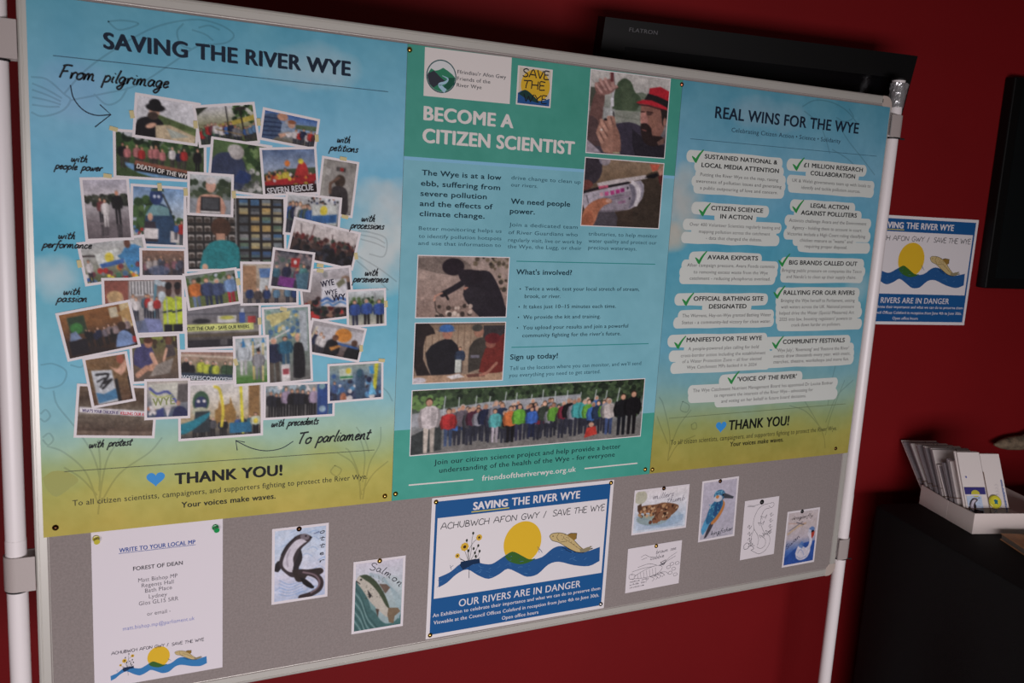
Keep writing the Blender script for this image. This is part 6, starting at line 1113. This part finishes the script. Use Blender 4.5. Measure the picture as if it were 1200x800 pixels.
# ================================================================== WALL SCREEN BEHIND THE BOARD
tau = math.radians(12); TD = -WN * math.sin(tau) + np.array([0, 0, -math.cos(tau)])
TV0 = Surf(wp(0, .170, TOP + .14), WU, TD); ta, tb = TV0.px([710, 1075, 735], [17, 68, 50.5]); s0, s1 = float(ta[0]), float(ta[1]); hh = .56
TV = Surf(TV0.pt(0.0, float((tb[0] + tb[1]) / 2)), WU, TD)
def tvp(x, y, o): return TV.pt(s0 + x, y, o)
TVW = s1 - s0; tv = Thing('monitor', 'black flat monitor on the red wall, its top showing above the board', 'monitor', tvp(TVW / 2, hh, -.03)); NI = -TV.N
g = Geo(); bz = .055
g.box(tvp(0, 0, 0), WU * TVW, TD * bz, NI * .042); g.box(tvp(0, hh - bz, 0), WU * TVW, TD * bz, NI * .042)
g.box(tvp(0, bz, 0), WU * bz, TD * (hh - 2 * bz), NI * .042); g.box(tvp(TVW - bz, bz, 0), WU * bz, TD * (hh - 2 * bz), NI * .042)
g.build('bezel', M_TVB, tv)
g = Geo(); g.box(tvp(bz, bz, -.005), WU * (TVW - 2 * bz), TD * (hh - 2 * bz), NI * .01); g.build('screen', M_SCREEN, tv)
g = Geo(); g.box(tvp(.1, .08, -.016), WU * (TVW - .2), TD * (hh - .16), NI * .028); g.build('back_cover', M_BLACK, tv)
g = Geo(); zc = tvp(TVW / 2, hh / 2, -.043); nn = float(np.dot(zc - WO, WN)); g.box(zc - WU * .1 - np.array([0, 0, .06]), WU * .2, -WN * (nn - .001), (0, 0, .12)); g.build('wall_bracket', M_BLACK, tv)
rT = Rect(TV, s0, 0.0, TVW, hh); ink = Ink(); T(ink, rT, 'FLATRON', 737, 36.5, 770, 41, 5, (96, 96, 98), .0008, .012); ink.build('maker_lettering', tv)
# dark screen at the right-hand side
D2_ = Surf(wp(0, .035, TOP), WU, (0, 0, -1)); da, db = D2_.px([1180, 1164], [88, 338]); sx, z1, z0 = float(da.mean()), TOP - float(db[0]), TOP - float(db[1])
ts_ = Thing('wall_screen', 'black screen on the red wall at the far right edge', 'screen', wp(sx + .25, .02, z0))
g = Geo(); g.box(wp(sx, .035, z0), WU * .55, (0, 0, z1 - z0), -WN * .034); g.build('cabinet', M_TVB, ts_, bevel=.004)
g = Geo(); g.box(wp(sx + .03, .0365, z0 + .03), WU * .49, (0, 0, z1 - z0 - .06), -WN * .003); g.build('screen', M_TEAL, ts_)

# ================================================================== TABLE WITH CLOTH
ZT = TOP - 1.044; TE = np.array([WU * .996 + WN * .089, -WU * .089 + WN * .996]); TO = wp(.206, .108, 0)
def tp(x, y, z): return TO + TE[0] * x + TE[1] * y + np.array([0, 0, z])
tb_ = Thing('folding_table', 'long table against the red wall, hidden under a black cloth', 'table', tp(.7, .35, 0))
g = Geo(); g.box(tp(.012, .012, ZT - .03), TE[0] * 1.5, TE[1] * .68, (0, 0, .027)); g.build('table_top', M_TABLE, tb_)
for x in (.08, 1.42):
    for y in (.08, .62): g = Geo(); g.tube([tp(x, y, .0), tp(x, y, ZT - .031)], .014, 12); g.build('leg', M_STEEL, tb_, smooth=True)
W0, W1, D0, D1_ = 0.0, 1.524, 0.0, .704; rc = .03; path = []
for (cx_, cy_, a0) in [(W0 + rc, D0 + rc, math.pi), (W1 - rc, D0 + rc, 1.5 * math.pi), (W1 - rc, D1_ - rc, 0), (W0 + rc, D1_ - rc, .5 * math.pi)]:
    for t in np.linspace(0, math.pi / 2, 7): path.append((cx_ + rc * math.cos(a0 + t), cy_ + rc * math.sin(a0 + t), math.cos(a0 + t), math.sin(a0 + t)))
full = []
for i in range(len(path)):
    a, b = path[i], path[(i + 1) % len(path)]; n = max(1, int(math.dist(a[:2], b[:2]) / .025))
    for k in range(n): t = k / n; full.append([a[j] * (1 - t) + b[j] * t for j in range(4)])
NPn = len(full); rows = [(-.012, 0.0), (-.004, -.002), (0, -.008), (.001, -.03)] + [(None, -.03 - (ZT - .042) * k / 14) for k in range(1, 15)]
V = []
for ri, (o_, dz) in enumerate(rows):
    for j, (x, y, nx, ny) in enumerate(full):
        dep = max(0, -dz - .03) / ZT; rip = 0 if o_ is not None else (.012 * dep * (1 + math.sin(j * .55) + .6 * math.sin(j * .23 + 1.3)))
        oo = o_ if o_ is not None else .001 + (rip if y > .04 else 0)
        V.append(tp(x + nx * oo, y + ny * oo, ZT + dz + .0005))
F = [tuple(range(NPn))] + [(k * NPn + j, (k + 1) * NPn + j, (k + 1) * NPn + (j + 1) % NPn, k * NPn + (j + 1) % NPn) for k in range(len(rows) - 1) for j in range(NPn)]
g = Geo(); g.add(V, F); cl = g.build('tablecloth', M_CLOTH, None, smooth=True); tag(cl, 'plain black cloth draped to the floor over the table at right', 'tablecloth')

# ---------------------------------------------------------------- box of cards
FL = wp(.308, .348, ZT + .001); ux = WU * .1412 + WN * .0215; ux /= np.linalg.norm(ux); uy = np.cross([0, 0, 1], ux); uy = uy if np.dot(uy, WN) < 0 else -uy
def xp(x, y, z): return FL + ux * x + uy * y + np.array([0, 0, z])
BW, BD_, BHH, TH = .24, .217, .053, .003
bx = Thing('card_box', 'low open white cardboard box full of card bundles on the black table', 'box', xp(BW / 2, BD_ / 2, 0))
UZ = np.array([0, 0, 1.0])
g = Geo(); g.box(xp(0, 0, 0), ux * BW, uy * BD_, UZ * TH); g.build('base', M_BOX, bx)
g = Geo(); g.box(xp(0, 0, TH), ux * BW, uy * TH, UZ * (BHH - TH)); g.build('front_wall', M_BOX, bx)
g = Geo(); g.box(xp(0, BD_ - TH, TH), ux * BW, uy * TH, UZ * (BHH - TH)); g.build('back_wall', M_BOX, bx)
g = Geo(); P = [(TH, TH), (.100, TH), (.100, BHH * .93), (TH, BHH)]; g.prof(xp(0, 0, 0), xp(TH, 0, 0), P, uy, UZ); P = [(.102, TH), (BD_ - TH, TH), (BD_ - TH, BHH), (.102, BHH * .93)]; g.prof(xp(.0, 0, 0), xp(TH * 1.0, 0, 0), P, uy, UZ); g.build('side_wall', M_BOX, bx)
g = Geo(); g.box(xp(BW - TH, TH, TH), ux * TH, uy * (BD_ - 2 * TH), UZ * (BHH - TH)); g.build('side_wall', M_BOX, bx)
def bundle(label, x0, w_, y0, phi, ln, n=5, sp=.0026, tw=True, m=M_CARDEDGE, seed=0, z0=.004, front=None):
    up = uy * math.sin(phi) + UZ * math.cos(phi); nb = uy * math.cos(phi) - UZ * math.sin(phi)   # nb: backwards through the bundle
    th = Thing('card_bundle', label, 'card bundle', xp(x0 + w_ / 2, y0, z0), 'bundles of cards in the white box'); rd = random.Random(seed)
    for k in range(n):
        o_ = xp(x0 + rd.uniform(-.0015, .0015), y0, z0) + nb * sp * k + up * rd.uniform(0, .003) + UZ * sp * k * math.sin(phi)
        g = Geo(); m_ = (M_CARD if (k + seed) % 3 == 0 else M_CARDEDGE) if m is M_CARDEDGE or seed < 15 else m; g.box(o_, ux * w_, up * (ln + rd.uniform(-.003, .002)), nb * sp * .68); g.build('card', m_, th)
    if tw:
        g = Geo(); a = xp(x0 - .001, y0, z0) + up * ln * .42 - nb * .0012; L_ = nb * (sp * n + .003) + UZ * sp * n * math.sin(phi) * .6
        g.tube([a, a + ux * (w_ + .002), a + ux * (w_ + .002) + L_, a + L_, a], .0008, 6)
        a2 = xp(x0 + w_ * .62, y0, z0) + up * (ln + .002) - nb * .001; g.tube([a2 - up * (ln * .9), a2, a2 + L_, a2 + L_ + ux * .004 + up * .006], .0008, 6); g.build('twine', M_TWINE, th)
    return th, up, nb
NB = 8; names = ['front-most grey-edged card bundle, just behind the pair with the badge', 'second grey-edged card bundle behind the badge', 'third grey-edged card bundle behind the badge', 'fourth card bundle behind the badge, mid-box', 'fifth card bundle behind the badge', 'third bundle from the back of the white box', 'second bundle from the back of the white box', 'rearmost card bundle leaning over the back of the white box']
def lean(x, y0, z0, u, v):
    """lean angle and length of a card whose lower left corner is at (x, y0) and whose upper left corner shows at (u, v)"""
    P = xp(x, 0, 0); d = ray(u, v); t = np.dot(P - CAM, ux) / np.dot(d, ux); q = CAM + d * t - xp(x, y0, z0)
    return math.atan2(np.dot(q, uy), q[2]), math.hypot(np.dot(q, uy), q[2])
for k in range(NB):
    y0 = .048 + k * .0183; t = (k - 3) / 4
    u, v = (1093 - 34 * t, 527 - 9 * t) if k > 2 else (1113 - 6.5 * k, 541 + 2.5 * k)
    phi, ln = lean(.006, y0, .004, u, v)
    bundle(names[k], .006 + .0, .112 - .003 * (k % 3), y0, phi, ln, 6, .0024, True, M_CARDEDGE if k % 2 else M_CARD, seed=k)
PHI, LF = lean(.008, .018, .004, 1121, 531)
th, up, nb = bundle('front-left white card bundle bearing a small otter picture', .008, .063, .018, PHI, LF, 5, .0026, False, M_CARD, 20)
FRS = .95
FR = Surf(xp(0, .018, .004) - nb * .0016, ux, -up)
ff = lambda *P: [(float(a), float(b)) for a, b in zip(*FR.px([p[0] for p in P], [p[1] for p in P]))]
rF = Rect(FR, 0, 0, .2, .2)
ink = Ink(); y_ = lambda v: -v
p = Pic(46, 60, 3); cd_otter(p); ink.grid(rF, .013, -.084, .055, -.022, p.a, O(4)); ink.rect(rF, .011, -.106, .069, -.088, (66, 62, 130), O(3)); ink.ell(rF, .040, -.090, .012, .009, (206, 200, 70), O(4), 20); ink.rect(rF, .013, -.088, .069, -.084, (232, 226, 226), O(5)); ink.ell(rF, .022, -.132, .002, .003, (90, 110, 180), O(3), 10); ink.build('top_card_print', th)
th2, up, nb = bundle('front-right white card bundle with blue upright lettering', .0745, .055, .018, PHI, LF - .003, 5, .0026, False, M_CARD, 21)
ink = Ink(); rd = random.Random(3)
for k in range(26): v = -.125 + k * .0032; ink.rect(rF, .118, v, .118 + rd.uniform(.003, .006), v + .002, (70, 110, 180), O(3))
for k in range(8): v = -.11 + k * .008; ink.line(rF, [(.098, v), (.104, v - .003), (.108, v + .002)], .0006, (190, 190, 196), O(3), 4)
for k in range(4): v = -.062 + k * .007; ink.line(rF, [(.083, v), (.088, v - .004), (.092, v + .003)], .0012, (110, 150, 190), O(3), 4)
ink.build('top_card_print', th2)
g = Geo(); a = FR.pt(.0728, -.145, .0012); g.tube([FR.pt(.0728, -.02, .0012), a, a + nb * .018], .0008, 6); b_ = [FR.pt(x, -.052, .0012) for x in (.006, .07, .131)]; g.tube([b_[0] + nb * .018] + b_ + [b_[2] + nb * .018], .0008, 6); o = g.build('string_tie', M_TWINE, None); o['label'] = 'brown string crossed over the two front card bundles'; o['category'] = 'string'
bc = FR.px(1165.5, 588); bpos = FR.pt(bc[0], bc[1], .0045)
bg_ = Thing('button_badge', 'round yellow button badge with a blue shape, on the front card bundle', 'badge', bpos)
rB = Rect(FR, float(bc[0]), float(bc[1]), .001, .001); g = Geo(); N_ = FR.N
g.tube([FR.pt(bc[0], bc[1], h) for h in (.0016, .002, .0042, .0052)], [.0165, .0175, .0165, .0145], 28); g.build('rim', M_YPIN, bg_, smooth=True)
ink = Ink(); ink.ell(rB, 0, 0, .0142, .0142, (226, 220, 60), .0054, 28); ink.ell(rB, 0, 0, .0115, .0115, (196, 196, 60), .0055, 28); ink.ell(rB, 0, 0, .0108, .0108, (230, 222, 70), .0056, 28); ink.poly(rB, [(-.006, -.004), (.0, -.006), (.006, -.003), (.004, .002), (.005, .007), (-.001, .005), (-.005, .006), (-.004, .001)], (40, 120, 140), .0057); ink.build('badge_face', bg_)

# ---------------------------------------------------------------- book and wall ornament
bk = xp(0, 0, 0); q0 = wp(.3545, .393, ZT + .001)
dv = (wp(.3229, .4881, 0) - wp(.3502, .3886, 0)); dv /= np.linalg.norm(dv); du = np.cross(UZ, dv); du = du if np.dot(du, WU) > 0 else -du
bkT = Thing('book', 'thin tan-covered book lying flat on the black cloth at right edge', 'book', q0 + du * .1 + dv * .08)
g = Geo(); g.box(q0 + UZ * .002, du * .2, dv * .148, UZ * .012); g.build('page_block', M_DWOOD, bkT)
g = Geo(); g.box(q0 - du * .002 - dv * .002, du * .204, dv * .152, UZ * .002); g.build('back_cover', M_WOOD, bkT)
g = Geo(); g.box(q0 - du * .002 - dv * .002 + UZ * .014, du * .204, dv * .152, UZ * .002); g.build('front_cover', M_WOOD, bkT)
FS = Surf(wp(0, .03, TOP), WU, (0, 0, -1)); fa, fb = FS.px([1165, 1200], [521, 519]); fx0 = float(fa[0]); fz = TOP - float(fb.mean())
fs = Thing('fish_ornament', 'mottled grey-brown carved fish fixed to the red wall behind the card box', 'ornament', wp(fx0 + .15, .03, fz))
g = Geo(); L_ = [(0, .003), (.02, .012), (.05, .019), (.09, .022), (.14, .023), (.2, .020), (.26, .013), (.30, .007)]; g.tube([wp(fx0 + a, .03, fz + .004 * math.sin(a * 9)) for a, r in L_], [r for a, r in L_], 18)
V = np.concatenate(g.V); g.build('body', M_FISH, fs, smooth=True)
g = Geo(); T_ = [(.29, .0), (.34, .03), (.33, .0), (.34, -.03)]; g.prof(wp(fx0, .027, fz), wp(fx0, .033, fz), T_, WU, UZ); g.build('tail', M_FISH, fs)
g = Geo(); g.prof(wp(fx0, .028, fz), wp(fx0, .032, fz), [(.09, .02), (.13, .036), (.17, .032), (.16, .02)], WU, UZ); g.build('fin', M_FISH, fs)
g = Geo(); g.tube([wp(fx0 + .14, .0, fz), wp(fx0 + .14, .026, fz)], .004, 10); g.build('hook', M_STEEL, fs)
